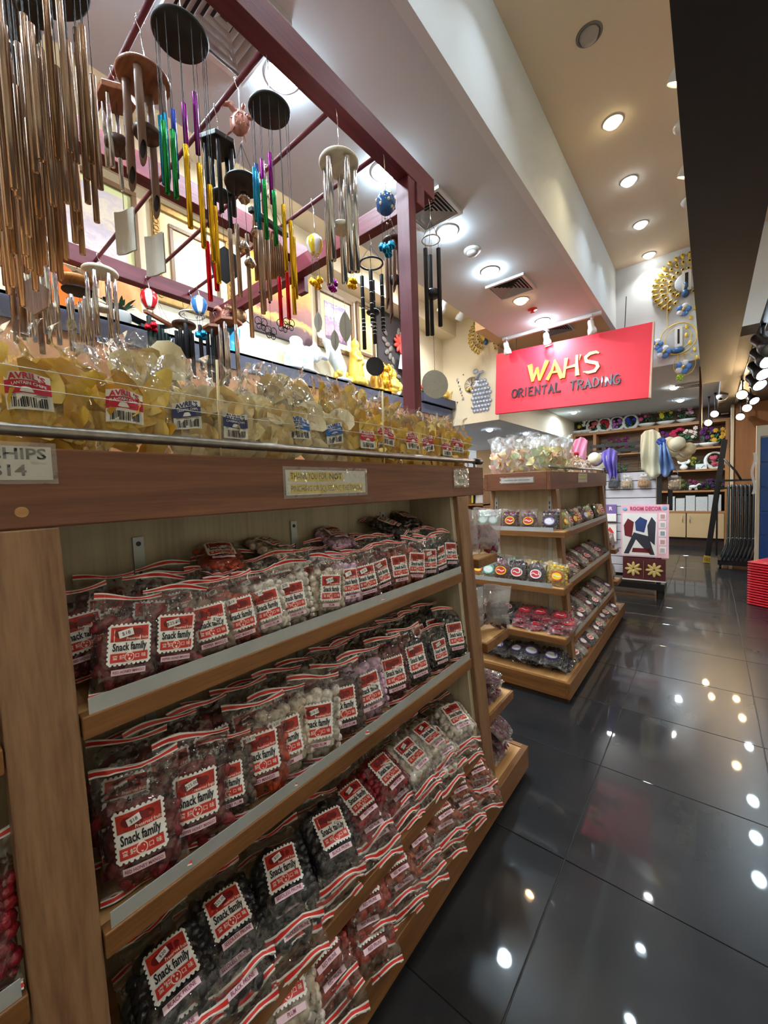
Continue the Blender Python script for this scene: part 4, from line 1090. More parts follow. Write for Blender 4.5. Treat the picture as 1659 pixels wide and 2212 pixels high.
def rainbow(label, loc, r, ph, sgn=1):
    tub = []; cols = [M_viol, M_viol, M_blu, M_cyan, M_cyan, M_green, M_green, M_goldt, M_goldt, M_goldt, M_goldt, M_redt, M_redt]
    for k, c in enumerate(cols):
        a = ph + sgn * 2 * PI * k / 13 * 1.05
        tub.append((r * .86 * math.cos(a), r * .86 * math.sin(a), -.085 - .031 * k, .15 + .006 * (k % 3) + (.03 if c is M_goldt else 0), .0062, c, 0))
    chime(label, loc, ('disc', r, .010, M_blackd), tub)
rainbow('rainbow tube spiral under the larger black disc', (-1.004, .51, 2.462), .064, 2.2)
rainbow('rainbow tube spiral under the black disc beside the glaring downlight', (-1.02, .775, 2.478), .061, 2.6)
chime('brown wooden disc chime with thick slant-cut bamboo tubes', (-1.226, .51, 2.505), ('disc', .068, .012, M_wbrown), ring_tubes(4, .045, -.015, [.245, .30, .26, .22], .0105, M_bamb, 1.1, .9), striker=(-.15, .036, .018, M_wdark), sail=(-.42, 'card', .11, P('card_grey', (196, 190, 176), .7)))
chime('small brown wood chime with short polished silver tubes', (-1.43, .51, 2.585), ('hex', .055, .02, M_wbrown), ring_tubes(5, .036, -.03, [.215, .20, .23, .19, .21], .0065, M_chrome), striker=(-.15, .04, .026, M_wdark), sail=(-.34, 'card', .13, P('card_grey', (196, 190, 176), .7)))
chime('black hexagon chime with black tubes and kite sail', (-1.31, .775, 2.54), ('hex', .062, .016, M_blackd), ring_tubes(5, .042, -.02, [.22, .25, .2, .27, .23], .0078, M_blacktube), striker=(-.17, .036, .012, M_blackd), sail=(-.34, 'house', .125, M_blackd), tilt=.4)
# copper turtle above a black dish with copper tubes
def turtle(b, c, s, M=None):
    c = Vector(c); M = M or Matrix.Identity(3)
    def T(p): return M @ (Vector(p) * s) + c
    v = [T((.0, -.20, 0))]; n = 12
    rings = []
    for (k, y) in ((.55, -.17), (1.0, 0.0), (1.0, .06)):
        rings.append([T((.36 * k * math.cos(2 * PI * i / n), y, .48 * k * math.sin(2 * PI * i / n))) for i in range(n)])
    vs = v + [p for r_ in rings for p in r_]
    fs = [(0, 1 + (i + 1) % n, 1 + i) for i in range(n)]
    for q in range(2):
        for i in range(n): fs.append((1 + q * n + i, 1 + q * n + (i + 1) % n, 1 + (q + 1) * n + (i + 1) % n, 1 + (q + 1) * n + i))
    fs.append(tuple(1 + 2 * n + i for i in range(n)))
    b.add(vs, fs)
    for i in range(6):      # raised scute ridges
        a = 2 * PI * i / 6
        b.path([T((.10 * math.cos(a), -.19, .13 * math.sin(a))), T((.34 * math.cos(a), -.05, .46 * math.sin(a)))], .02 * s, 5)
    b.path([T((.19 * math.cos(2 * PI * i / 6), -.17, .25 * math.sin(2 * PI * i / 6))) for i in range(6)], .02 * s, 5, closed=True)
    b.ell(T((0, -.03, .60)), (.075 * s, .07 * s, .12 * s), 8, 6, M)
    for sg in (-1, 1):      # sweeping front flippers, short rear flippers
        for (pts, wd) in (([(.26, .0, .34), (.48, -.02, .52), (.66, -.03, .44), (.74, -.03, .22)], [.10, .11, .08, .02]), ([(.22, 0, -.38), (.34, 0, -.54), (.38, 0, -.68)], [.08, .07, .02])):
            L_, R_ = [], []
            for i, (x, y, z) in enumerate(pts):
                L_.append((sg * (x - wd[i] * .6), y, z + wd[i])); R_.append((sg * (x + wd[i] * .2), y + .03, z - wd[i]))
            n_ = len(pts); vv = [T(p) for p in L_] + [T(p) for p in R_] + [T((p[0], p[1] + .05, p[2])) for p in L_] + [T((p[0], p[1] + .05, p[2])) for p in R_]
            ff = []
            for i in range(n_ - 1):
                ff += [(i, i + 1, n_ + i + 1, n_ + i), (2 * n_ + i, 3 * n_ + i, 3 * n_ + i + 1, 2 * n_ + i + 1), (i, 2 * n_ + i, 2 * n_ + i + 1, i + 1), (n_ + i, n_ + i + 1, 3 * n_ + i + 1, 3 * n_ + i)]
            b.add(vv, ff)
def bell(b, c, s, m=0):
    b.lathe([(.0005, .0), (.35 * s, -.08 * s), (.55 * s, -.35 * s), (.62 * s, -.75 * s), (.52 * s, -1.0 * s), (.46 * s, -.95 * s), (.0005, -.5 * s)], 12, c, m)
    for k in range(6):
        a = 2 * PI * k / 6
        b.path([(c[0] + .36 * s * math.cos(a), c[1] + .36 * s * math.sin(a), c[2] - .08 * s), (c[0] + .63 * s * math.cos(a), c[1] + .63 * s * math.sin(a), c[2] - .7 * s), (c[0] + .5 * s * math.cos(a), c[1] + .5 * s * math.sin(a), c[2] - 1.02 * s)], .08 * s, 5, m)
t = chime('copper sea turtle chime with black dish, bells and copper tubes', (-1.175, .775, 2.345), ('disc', .058, .012, M_blackd), [(dx, dy, zt - .1, ln, .0072, M_copper, 0) for (dx, dy, zt, ln) in ((-.04, .03, -.03, .34), (.01, .05, -.03, .26), (.045, .02, -.05, .27), (.02, -.045, -.06, .22), (-.045, -.03, -.04, .3), (.05, .045, -.07, .2))], cone=.12)
bt = B(); turtle(bt, (0, 0, .185), .085, rz(.95) @ ry(.25)); bt.build('turtle_figure', P('copper_rose', (178, 120, 104), .4, .5), t, True)
for (x, y, z) in ((0, 0, -.03), (-.03, .03, -.21), (.03, -.03, -.21), (.0, .04, -.12)):
    bb = B(); bell(bb, (0, 0, 0), .028); bb.build('bell', M_copper, t, True, loc=(x, y, z))
# graduated copper tubes under a black bar, butterflies below
tub = [(0, -.085 + .0122 * k, -.012 - .004 * k, .26 - .010 * k, .0048, M_bronze, 0) for k in range(15)]
t = chime('graduated row of thin copper tubes under a black bar with butterflies', (-1.40, 1.035, 2.45), ('bar', .10, .018, M_blackd), tub, tilt=.15, cone=.1)
for i, (y, z) in enumerate(((-.07, -.41), (-.02, -.43), (.05, -.38), (.09, -.36))):
    B().path([(0, y, -.2), (0, y, z)], .0008, 4, cap=False).build('cords', M_cord, t, kind='stuff')
    B().ell((0, y, z + .10), .006, 6, 5).build('bead', M_blackd, t, True)
    sail_part(t, z, 'butterfly', .05, M_dkmetal, (0, y))
chime('pale wooden disc chime with five large polished silver tubes', (-.994, 1.035, 2.468), ('disc', .068, .014, M_wpale), ring_tubes(5, .05, -.02, [.34, .36, .38, .33, .37], .0115, M_chrome, 0, 1.0), cordm=M_cordw, striker=(-.22, .034, .02, M_wpale), sail=(-.50, 'leaf', .11, P('pewter', (170, 168, 160), .4, .6)))
def balloon_chime(label, loc, c1, c2, bellm, r, nb=4, lz=-.27, bz=-.15, shape='balloon', sail=True, bs=.026):
    t = chime(label, (loc[0], loc[1], loc[2]), None, [])
    n = 24; prof = [(.0005, r * 1.05), (r * .5, r * .95), (r * .88, r * .55), (r, 0), (r * .88, -r * .55), (r * .6, -r * 1.0), (r * .5, -r * 1.15), (.0005, -r * 1.15)] if shape == 'balloon' else [(.0005, r), (r * .5, r * .87), (r * .87, r * .5), (r, 0), (r * .87, -r * .5), (r * .55, -r * .83), (r * .5, -r * .86), (.0005, -r * .6)]
    b = B().lathe(prof, n)
    if shape == 'balloon': b.m = [((i % n) // 3) % 2 for i in range(len(b.f))]
    b.build('ceramic_body', [c1, c2], t, True)
    if shape != 'balloon':
        d = B()
        for k in range(14):
            a = 2.4 * k; zz = r * (-.6 + 1.3 * k / 14); q = math.sqrt(max(0, r * r - zz * zz)) * .985
            d.ell((q * .94 * math.cos(a), q * .94 * math.sin(a), zz * .94), r * .16, 8, 6)
        d.build('painted_dots', c2, t, True, kind='stuff')
    cb = B()
    for k in range(nb):
        a = 2 * PI * k / nb + .4; x, y = r * .42 * math.cos(a), r * .42 * math.sin(a)
        z = bz - .018 * (k % 2)
        cb.path([(x, y, -r), (x, y, z)], .0008, 4, cap=False)
        bb = B(); bell(bb, (0, 0, 0), bs); bb.build('bell', bellm, t, True, loc=(x, y, z))
        B().ell((x, y, -r - .025), .005, 6, 5).build('bead', M_chrome, t, True)
    if sail: cb.path([(0, 0, -r), (0, 0, lz)], .0008, 4, cap=False); sail_part(t, lz, 'leaf', .095, P('pewter', (170, 168, 160), .4, .6))
    cb.build('cords', M_cord, t, kind='stuff')
    return t
M_glw = P('glaze_white', (240, 238, 230), .15, coat=.5); M_gly = P('glaze_yellow', (232, 196, 40), .15, coat=.5); M_glr = P('glaze_red', (206, 30, 40), .15, coat=.5); M_glb = P('glaze_blue', (50, 120, 190), .15, coat=.5)
M_glbd = P('glaze_blue_spotted', (46, 92, 150), .2, coat=.4); M_sand = P('sand_dots', (226, 214, 180), .5)
balloon_chime('yellow and white hot-air balloon chime with gold bells', (-1.407, 1.285, 2.47), M_gly, M_glw, M_goldt, .039, 4, -.30, -.145)
balloon_chime('spotted blue globe chime with metallic blue bells at the rack corner', (-.99, 1.285, 2.455), M_glbd, M_sand, M_cyan, .040, 4, -.2, -.145, 'globe', False)
balloon_chime('red and white hot-air balloon chime with red bells', (-2.613, 1.035, 2.535), M_glr, M_glw, M_redt, .05, 4, -.3, -.14, 'balloon', False, .03)
balloon_chime('blue and white hot-air balloon chime with blue bells', (-2.503, 1.285, 2.545), M_glb, M_glw, M_cyan, .05, 4, -.3, -.16, 'balloon', False, .03)
balloon_chime('purple bell cluster chime behind the large silver tubes', (-1.303, 1.285, 2.48), M_viol, M_glw, M_viol, .02, 4, -.42, -.205, 'balloon', True)
balloon_chime('gold bell cluster chime behind the large silver tubes', (-1.38, 1.5, 2.50), M_gly, M_glw, M_goldt, .022, 5, -.45, -.11, 'balloon', False)
def banded(t):
    for o in list(t.children):
        if o.name.startswith('tube'):
            for k in range(7):
                zz = o.location.z - .05 * (k + 1) if k < 3 else o.location.z - .2 - .018 * (k - 3)
                B().path([(o.location.x, o.location.y, zz), (o.location.x, o.location.y, zz - .0025)], .0100, 12).build('silver_band', M_alu, t, True)
t = chime('black ring chime with silver-banded black tubes', (-1.254, 1.5, 2.418), ('ring', .055, .009, M_blackd), ring_tubes(4, .047, -.06, [.26, .30, .34, .24], .0095, M_blackd, 0, .6), top=2.55, striker=(-.23, .032, .014, M_blackd), sail=(-.44, 'disc', .09, M_blackd), cone=.08); banded(t)
chime('dark disc chime with slim slant-cut bamboo tubes beside the post', (-1.118, 1.5, 2.462), ('disc', .053, .012, M_wdark), ring_tubes(5, .036, -.02, [.24, .29, .31, .26, .2], .009, M_bamb, 1.0), top=2.55, striker=(-.17, .024, .03, M_blackd))
chime('pale ring chime with long black tubes right of the maroon post', (-.985, 1.605, 2.46), ('ring', .04, .006, M_wpale), ring_tubes(3, .034, -.05, [.34, .36, .38], .0098, M_blackd, 0, .2), top=2.632, striker=(-.24, .03, .03, M_blackd), sail=(-.58, 'disc', .13, P('hammered_silver', (190, 190, 186), .35, .8, bump=.6, bscale=80)), cone=.08)
# chimes over the far rod ends
chime('white disc chime with polished silver tubes before the pitcher painting', (-2.56, .775, 2.575), ('disc', .085, .016, M_wpale), ring_tubes(6, .062, -.03, [.36, .33, .38, .30, .36, .34], .0105, M_chrome), cordm=M_cordw, striker=(-.20, .042, .02, M_wpale), cone=.06)
chime('beige disc chime with tall silver tubes at the frame edge', (-2.52, .51, 2.60), ('disc', .075, .03, M_wpale), ring_tubes(5, .055, -.06, [.38, .42, .36, .40, .44], .012, M_chrome), cordm=M_cordw, striker=(-.30, .05, .022, M_wpale))
chime('red-brown plate chime with copper tubes at the lower frame corner', (-2.72, .50, 2.54), ('heart', .11, .03, P('red_lacquer', (120, 30, 38), .25)), ring_tubes(6, .065, -.05, [.34, .32, .36, .3], .013, M_bronze))
chime('orange wooden ring chime with a woven basket rim', (-2.68, .70, 2.54), ('disc', .09, .02, M_worange), ring_tubes(5, .05, -.10, [.28, .30, .26], .0115, M_chrome), striker=(-.06, .075, .012, M_blackd))
chime('brown stick chime with dark green tubes by the red balloon', (-2.66, 1.10, 2.46), ('bar', .11, .02, M_wbrown), [(0, -.08 + .035 * k, -.03 - .012 * k, .30, .014, M_dgreen, 0) for k in range(6)], tilt=.5, cone=.1)
chime('brown hexagon chime with black tubes beside the sunset painting', (-2.56, 1.42, 2.455), ('hex', .085, .018, M_wbrown), ring_tubes(5, .055, -.03, [.3, .34, .28], .013, M_blacktube), top=2.545, cone=.07)
chime('brown hexagon chime with silver tubes beside the sunset painting', (-2.40, 1.42, 2.455), ('hex', .085, .018, M_wbrown), ring_tubes(5, .055, -.03, [.34, .38, .32], .0115, M_chrome), top=2.545, cone=.07)
chime('dark round disc chime with black tubes left of the blue balloon', (-2.72, 1.285, 2.49), ('disc', .075, .02, M_wdark), ring_tubes(5, .05, -.05, [.28, .3], .012, M_blacktube), cone=.07)
chime('white wire ring chime with black tubes behind the blue balloon', (-2.60, 1.285, 2.515), ('ring', .075, .01, P('wire_white', (225, 225, 222), .4)), ring_tubes(4, .06, -.08, [.22, .26], .012, M_blacktube), cone=.07)
t = chime('pair of copper turtles over a blue fish tail', (-2.462, 1.47, 2.50), None, [], top=2.545)
bt = B(); turtle(bt, (-.05, 0, .03), .11, rz(1.0)); bt.build('turtle_figure', P('copper_rose', (178, 120, 104), .4, .5), t, True)
bt = B(); turtle(bt, (.07, .03, .02), .12, rz(1.0) @ ry(-.3)); bt.build('turtle_figure', P('bronze_turtle', (140, 104, 72), .4, .6), t, True)
B().prism([(-.02, .0), (.02, .0), (.06, -.06), (.02, -.045), (-.02, -.06), (-.05, -.05)], 'y', -.006, .006).build('fish_tail', P('cyan_glass', (60, 170, 220), .15), t, loc=(0, 0, -.04))
# ================================================================== red shop sign
STROKES = {
 'W': [[(0, 1, .24), (.20, .02, .12)], [(.20, .02, .10), (.46, .74, .15)], [(.44, .78, .13), (.60, .02, .11)], [(.60, .02, .12), (1.02, 1.06, .22)]],
 'A': [[(.50, 1.02, .10), (.30, .45, .16), (0, -.02, .22)], [(.46, 1.0, .12), (.70, .5, .2), (.98, -.04, .24)], [(.18, .34, .08), (.78, .36, .15)]],
 'H': [[(.16, 1.0, .22), (.10, .5, .15), (.04, -.04, .12)], [(.86, 1.06, .14), (.88, .5, .17), (.94, -.02, .24)], [(.06, .46, .09), (.90, .54, .16)]],
 "'": [[(.1, 1.05, .26), (-.05, .78, .06)]],
 'S': [[(.98, .92, .06), (.80, 1.0, .16), (.40, .98, .20), (.10, .82, .2), (.16, .62, .2), (.5, .52, .2), (.86, .42, .2), (.96, .24, .2), (.75, .04, .2), (.35, 0, .16), (0, .08, .05)]],
 'O': [[(.5, 1.0, .12), (.16, .88, .18), (.0, .5, .2), (.14, .12, .17), (.5, 0, .12), (.86, .12, .18), (1.0, .5, .2), (.86, .88, .17), (.5, 1.0, .12)]],
 'R': [[(.12, 1.02, .22), (.10, .5, .16), (.04, -.04, .12)], [(.10, .94, .14), (.6, 1.0, .15), (.88, .80, .17), (.72, .56, .15), (.2, .46, .10)], [(.36, .48, .12), (.66, .2, .17), (1.0, -.04, .2)]],
 'I': [[(.5, 1.04, .34), (.46, .5, .26), (.42, -.04, .2)]],
 'E': [[(.14, 1.0, .2), (.10, .5, .16), (.10, .0, .14)], [(.1, .94, .10), (.92, .98, .19)], [(.1, .5, .09), (.76, .53, .16)], [(.08, .05, .10), (.98, .03, .2)]],
 'N': [[(.10, 1.0, .14), (.12, .5, .16), (.06, -.04, .2)], [(.06, .98, .18), (.5, .5, .19), (.9, .02, .14)], [(.92, 1.06, .22), (.92, .5, .15), (.90, .0, .12)]],
 'T': [[(0, .90, .12), (.5, .94, .16), (1.02, 1.0, .22)], [(.52, .92, .18), (.50, .5, .17), (.44, -.04, .13)]],
 'L': [[(.14, 1.04, .22), (.10, .5, .16), (.10, .02, .14)], [(.08, .05, .12), (.96, .06, .22)]],
 'D': [[(.14, 1.0, .2), (.12, .5, .16), (.10, .0, .14)], [(.08, .93, .13), (.6, .96, .15), (.98, .62, .19), (.88, .24, .18), (.5, .04, .15), (.08, .05, .11)]],
 'G': [[(.96, .86, .07), (.66, 1.0, .15), (.26, .90, .18), (.02, .5, .2), (.2, .12, .18), (.6, 0, .15), (.92, .16, .16), (.94, .46, .17)], [(.52, .44, .10), (1.04, .47, .18)]]}
def brush_letter(b, ch, x0, z0, wd, ht, dep, m=0):
    q_ = 0
    for st in STROKES[ch]:
        pts = [(x0 + p[0] * wd, z0 + p[1] * ht, p[2] * wd * .56 if ht > .15 else p[2] * wd * .74) for p in st]
        n = len(pts); L_, R_ = [], []
        for i, (x, z, w) in enumerate(pts):
            a = pts[max(i - 1, 0)]; c = pts[min(i + 1, n - 1)]
            dx, dz = c[0] - a[0], c[1] - a[1]; q = math.hypot(dx, dz) or 1
            L_.append((x - dz / q * w, z + dx / q * w)); R_.append((x + dz / q * w, z - dx / q * w))
        for i in range(n - 1):
            q_ += 1
            b.prism([L_[i], R_[i], R_[i + 1], L_[i + 1]], 'y', -dep - .0009 * q_, 0, m)
sg = thing('shop_sign', 'large red sign board with gold and black brush lettering', 'sign', (-1.345, 5.1, 2.633), (0, .045, 0))
B().box(-.855, .855, 0, .05, -.388, .388).build('board', P('sign_red', (222, 34, 56), .5), sg, bevel=.003)
B().box(.855, .872, -.004, .055, -.39, .39).build('edge_trim', P('sign_edge', (206, 170, 150), .5), sg)
M_signgold = P('sign_gold', (240, 206, 96), .28, .75); M_signblk = P('sign_black', (36, 34, 48), .3, coat=.5)
x = -.405
for ch, wd, adv in (('W', .205, .215), ('A', .175, .185), ('H', .165, .175), ("'", .05, .045), ('S', .155, .16)):
    b = B(); brush_letter(b, ch, 0, 0, wd, .215, .022)
    b.build('letter', M_signgold, sg, loc=(x, 0, -.045 + .008 * (ch == 'S'))); x += adv
x = -.625
for ch in 'ORIENTAL TRADING':
    if ch == ' ': x += .085; continue
    wd = {'I': .032}.get(ch, .066)
    b = B(); brush_letter(b, ch, 0, 0, wd, .105, .014)
    b.build('letter', M_signblk, sg, loc=(x, 0, -.205)); x += wd + .0145
for xx in (-.6, .6):
    B().path([(xx, .025, .388), (xx, .025, .72)], .004, 6).build('hanger', M_dkmetal, sg)

# ================================================================== side wall: ledge, paintings, figures
M_navyp = P('navy_board', (62, 66, 86), .6)
led = thing('wall_cabinet', 'tall brown wall cabinet with a navy fascia under the paintings', 'cabinet', (0, 0, 0))
B().box(-3.335, -3.16, -2.9, 5.6, 0, 2.41).build('body', M_ply, led)
B().box(-3.16, -3.14, -2.9, 5.6, 2.41, 2.56).build('fascia', M_navyp, led)
B().box(-3.335, -3.14, -2.9, 5.6, 2.54, 2.56).build('top_board', M_navyp, led)
def art_mat(name, stops, noise=.35, scale=4.0, axis=2, dist=1.5):
    """flat printed picture: colour bands with painterly noise along an object axis (0..1 over the picture)"""
    m, t, out = nt(name); N = t.nodes.new; L = t.links.new
    tc = N('ShaderNodeTexCoord'); sp = N('ShaderNodeSeparateXYZ'); L(tc.outputs['Generated'], sp.inputs[0])
    no = N('ShaderNodeTexNoise'); no.inputs['Scale'].default_value = scale; no.inputs['Detail'].default_value = 6; no.inputs['Distortion'].default_value = dist
    mp = N('ShaderNodeMapping'); mp.inputs['Scale'].default_value = (1, 1, 2.2); L(tc.outputs['Generated'], mp.inputs[0]); L(mp.outputs[0], no.inputs['Vector'])
    ma = N('ShaderNodeMath'); ma.operation = 'MULTIPLY_ADD'; ma.inputs[1].default_value = noise
    sb = N('ShaderNodeMath'); sb.operation = 'SUBTRACT'; sb.inputs[1].default_value = noise * .5
    L(no.outputs['Fac'], ma.inputs[0]); L(sp.outputs[axis], sb.inputs[0]); L(sb.outputs[0], ma.inputs[2])
    cr = N('ShaderNodeValToRGB')
    while len(cr.color_ramp.elements) < len(stops): cr.color_ramp.elements.new(.5)
    for e, (p, c) in zip(cr.color_ramp.elements, stops): e.position = p; e.color = rgb(c)
    L(ma.outputs[0], cr.inputs[0])
    b = N('ShaderNodeBsdfPrincipled'); b.inputs['Roughness'].default_value = .5; L(cr.outputs[0], b.inputs['Base Color']); L(b.outputs[0], out.inputs[0])
    return m
M_sunset = art_mat('print_sunset', [(0, (66, 48, 58)), (.18, (120, 84, 90)), (.26, (250, 206, 110)), (.32, (150, 98, 98)), (.48, (176, 116, 108)), (.6, (236, 170, 92)), (.8, (252, 206, 110)), (1, (240, 170, 70))], .22, 3)
M_floral = art_mat('print_pitcher', [(0, (170, 160, 176)), (.3, (206, 200, 204)), (.5, (180, 172, 190)), (.7, (214, 206, 190)), (1, (188, 182, 200))], .7, 5)
M_tree = art_mat('print_tree', [(0, (236, 220, 176)), (.4, (246, 232, 190)), (.6, (216, 200, 186)), (.8, (246, 222, 160)), (1, (240, 206, 140))], .6, 4)
M_horse = art_mat('print_mauve', [(0, (96, 70, 110)), (.25, (200, 160, 176)), (.5, (150, 120, 170)), (.7, (226, 214, 220)), (1, (130, 116, 170))], .8, 4)
M_small = art_mat('print_small', [(0, (200, 160, 100)), (.5, (236, 206, 150)), (1, (190, 150, 90))], .8, 5)
M_frgold = P('frame_gold', (164, 132, 78), .4, .5, var=.25, vscale=40); M_frbrown = WOOD('frame_brown', (92, 70, 50), (128, 100, 74), 'Z', 2, .4)
M_matg = P('mat_green', (206, 212, 160), .7); M_matc = P('mat_cream', (232, 222, 176), .7)
def picture(label, y0, y1, z0, z1, art, frm, fw, mat=None, mw=0.0, ornate=False, inner=None):
    t = thing('framed_painting', label, 'painting', (-3.34, 0, 0))
    def fr(a, b_, c, d, w, dep, mt, nm):
        for (p, q, r_, s_) in ((a, b_, c, c + w), (a, b_, d - w, d), (a, a + w, c + w, d - w), (b_ - w, b_, c + w, d - w)):
            B().box(0, dep, p, q, r_, s_).build(nm, mt, t, bevel=.004)
    if fw: fr(y0, y1, z0, z1, fw, .035, frm, 'frame')
    a, b_, c, d = y0 + fw, y1 - fw, z0 + fw, z1 - fw
    if mat: B().box(.002, .012, a, b_, c, d).build('mat_board', mat, t); a, b_, c, d = a + mw, b_ - mw, c + mw, d - mw
    if inner: fr(a, b_, c, d, .03, .028, inner, 'inner_frame'); a, b_, c, d = a + .03, b_ - .03, c + .03, d - .03
    B().box(.002, .016 if fw else .03, a, b_, c, d).build('canvas', art, t)
    if ornate:
        y = z0 + .05
        while y < z1 - .05:
            for yy in (y0 + fw / 2, y1 - fw / 2):
                B().path([(.036, yy + .018 * math.cos(q), y + .018 * math.sin(q)) for q in [2 * PI * k / 10 for k in range(10)]], .005, 5, closed=True).build('scroll', M_frgold, t, True)
            y += .05
    return t
picture('painting of a mauve pitcher on a table in a brown frame with green mat', .70, 1.27, 2.87, 3.60, M_floral, M_frbrown, .035, M_matg, .05)
picture('painting of a pale tree in an ornate gold scroll frame', 1.37, 2.03, 2.86, 3.62, M_tree, M_frgold, .055, M_matc, .07, True, M_frbrown)
picture('large unframed sunset sea painting on the side wall', 2.20, 2.93, 2.88, 3.60, M_sunset, None, 0)
picture('mauve portrait print in a brown frame with cream mat', 3.02, 3.60, 2.93, 3.58, M_horse, M_frbrown, .045, M_matc, .075)
picture('narrow gold framed picture beside the mauve print', 3.66, 3.98, 3.0, 3.62, M_small, M_frbrown, .035, M_matg, .03)
# shapes printed inside the pitcher painting
t = thing('woven_fan', 'black woven palm fan on the wall at the frame edge', 'wall decoration', (-3.33, .45, 3.1))
b = B()
for k in range(26):
    a = -.95 + 1.9 * k / 25
    b.path([(.01, .0 + .03 * math.sin(a), -.26), (.02, .19 * math.sin(a) * 1.1, -.05 + .12 * math.cos(a)), (.01, .17 * math.sin(a * 1.2), .27 * math.cos(a * .9) + .02)], [.004, .012, .006], 5)
b.build('fan_ribs', M_blackd, t, kind='stuff')
B().path([(.01, .18 * math.sin(q), .28 * math.cos(q)) for q in [2 * PI * k / 32 for k in range(32)]], .014, 6, closed=True).build('rim', M_blackd, t, True)
for k in range(8):
    z = -.2 + .06 * k; h_ = .17 * math.sqrt(max(0, 1 - (z / .28) ** 2))
    B().path([(.022, -h_, z), (.03, 0, z + .01), (.022, h_, z)], .008, 5).build('weave_band', M_blackd, t, True)
# black relief panel with red flower
t = thing('relief_panel', 'black relief panel with red flower and raised leaves', 'wall decoration', (-3.30, 0, 0))
B().box(-.03, 0, 4.03, 4.62, 2.60, 3.66).build('panel', P('relief_black', (48, 44, 48), .6), t, bevel=.004)
for k in range(16):
    a = k * 2.4; y = 4.12 + .42 * ((k * .37) % 1); z = 2.68 + .85 * ((k * .61) % 1)
    B().ell((.008, y, z), (.012, .035, .055), 8, 6, rx(a)).build('leaf', P('relief_leaf', (110, 104, 100), .5), t, True)
for k in range(9):
    a = 2 * PI * k / 9
    B().ell((.03, 4.45 + .07 * math.cos(a), 3.30 + .07 * math.sin(a)), (.015, .03, .065), 8, 6, rx(a - PI / 2)).build('petal', P('relief_red', (200, 60, 50), .5), t, True)
B().grid(lambda u, v: (.06 + .02 * math.sin(3 * u), 4.36 + .22 * u + .06 * v, 2.95 + .2 * v), 5, 4).build('paper_tag', P('tag_blue', (190, 206, 230), .6), t, True)
# figures on the ledge
M_porc = P('porcelain_white', (226, 236, 246), .12, coat=.6)
def figure(name, label, cat, loc, fn, mat, vox=.01, rot=(0, 0, 0)):
    o = remesh_blob(fn, vox, mat, name, None, loc, rot); tag(o, label, cat); return o
LZ = 2.56
def elephant(b):
    b.ell((0, 0, .16), (.10, .17, .12), 12, 8); b.ell((.02, .2, .22), (.075, .09, .09), 12, 8)
    b.path([(.03, .27, .22), (.05, .34, .2), (.05, .37, .28), (.04, .36, .36)], [.04, .032, .024, .016], 8)
    for (x, y) in ((-.05, -.1), (.06, -.1), (-.05, .1), (.06, .1)): b.path([(x, y, .14), (x, y, 0)], .038, 8)
    b.ell((.08, .16, .22), (.02, .08, .1), 10, 8, rz(.4)); b.ell((-.06, .17, .22), (.02, .08, .1), 10, 8, rz(-.4))
    b.ell((0, -.02, .30), (.06, .08, .05), 10, 8); b.path([(0, -.17, .2), (0, -.22, .12)], .012, 6)
    b.ell((0, 0, .01), (.13, .26, .02), 12, 6)
figure('elephant_figurine', 'white porcelain elephant figurine on the navy ledge', 'figurine', (-3.23, 2.66, LZ), elephant, M_porc, .012)
def fish(b):
    b.path([(0, -.16, .42), (0, -.08, .36), (0, .0, .26), (.02, .06, .14), (0, .06, .03)], [.03, .06, .085, .075, .05], 10)
    b.ell((0, -.2, .46), (.012, .06, .05), 8, 6, rx(.6)); b.ell((0, .02, .36), (.014, .10, .06), 8, 6, rx(-.7)); b.ell((.0, .1, .03), (.09, .13, .03), 10, 6); b.ell((.06, .07, .14), (.012, .05, .07), 8, 6)
figure('carp_figurine', 'white leaping carp figurine with gilded fins', 'figurine', (-3.23, 3.18, LZ), fish, P('porcelain_gilt', (226, 232, 232), .15, coat=.5, var=.15, vscale=14), .011)
gl = thing('gilded_waves', 'gilded wave base around the white carp figurine', 'figurine', (-3.21, 3.26, LZ))
for k in range(7): B().ell((.03 * math.sin(k), -.1 + .035 * k, .05 + .03 * (k % 3)), (.03, .035, .05), 8, 6, rx(k)).build('wave', M_goldp, gl, True)
def guanyin(b):
    b.lathe([(.10, 0), (.13, .03), (.09, .06), (.10, .12), (.085, .24), (.07, .34), (.075, .38), (.045, .42), (.03, .43)], 14)
    b.ell((0, 0, .465), (.042, .045, .055), 10, 8); b.ell((0, 0, .52), (.02, .02, .04), 8, 6); b.ell((0, 0, .47), (.05, .06, .07), 8, 6)
    b.path([(.03, -.07, .36), (.07, -.04, .28), (.08, .01, .30)], .025, 8); b.path([(.03, .07, .36), (.07, .05, .26), (.08, .0, .24)], .025, 8)
    for k in range(8): b.ell((.11 * math.cos(k * PI / 4), .11 * math.sin(k * PI / 4), .04), (.035, .035, .045), 8, 6)
figure('goddess_figurine', 'tall golden standing goddess figurine on the ledge', 'figurine', (-3.22, 3.50, LZ), guanyin, M_goldp, .01)
def lion(b):
    b.ell((0, 0, .12), (.07, .09, .12), 10, 8); b.ell((.03, -.02, .26), (.07, .075, .075), 10, 8); b.path([(.04, -.05, .14), (.06, -.06, 0)], .028, 8); b.path([(.04, .05, .14), (.06, .06, 0)], .028, 8); b.ell((0, 0, .015), (.1, .12, .02), 10, 6)
figure('lion_figurine', 'small bronze-gold lion figurine behind the banded chime', 'figurine', (-3.22, 3.86, LZ), lion, P('bronze_gold', (170, 130, 50), .3, .6), .01)
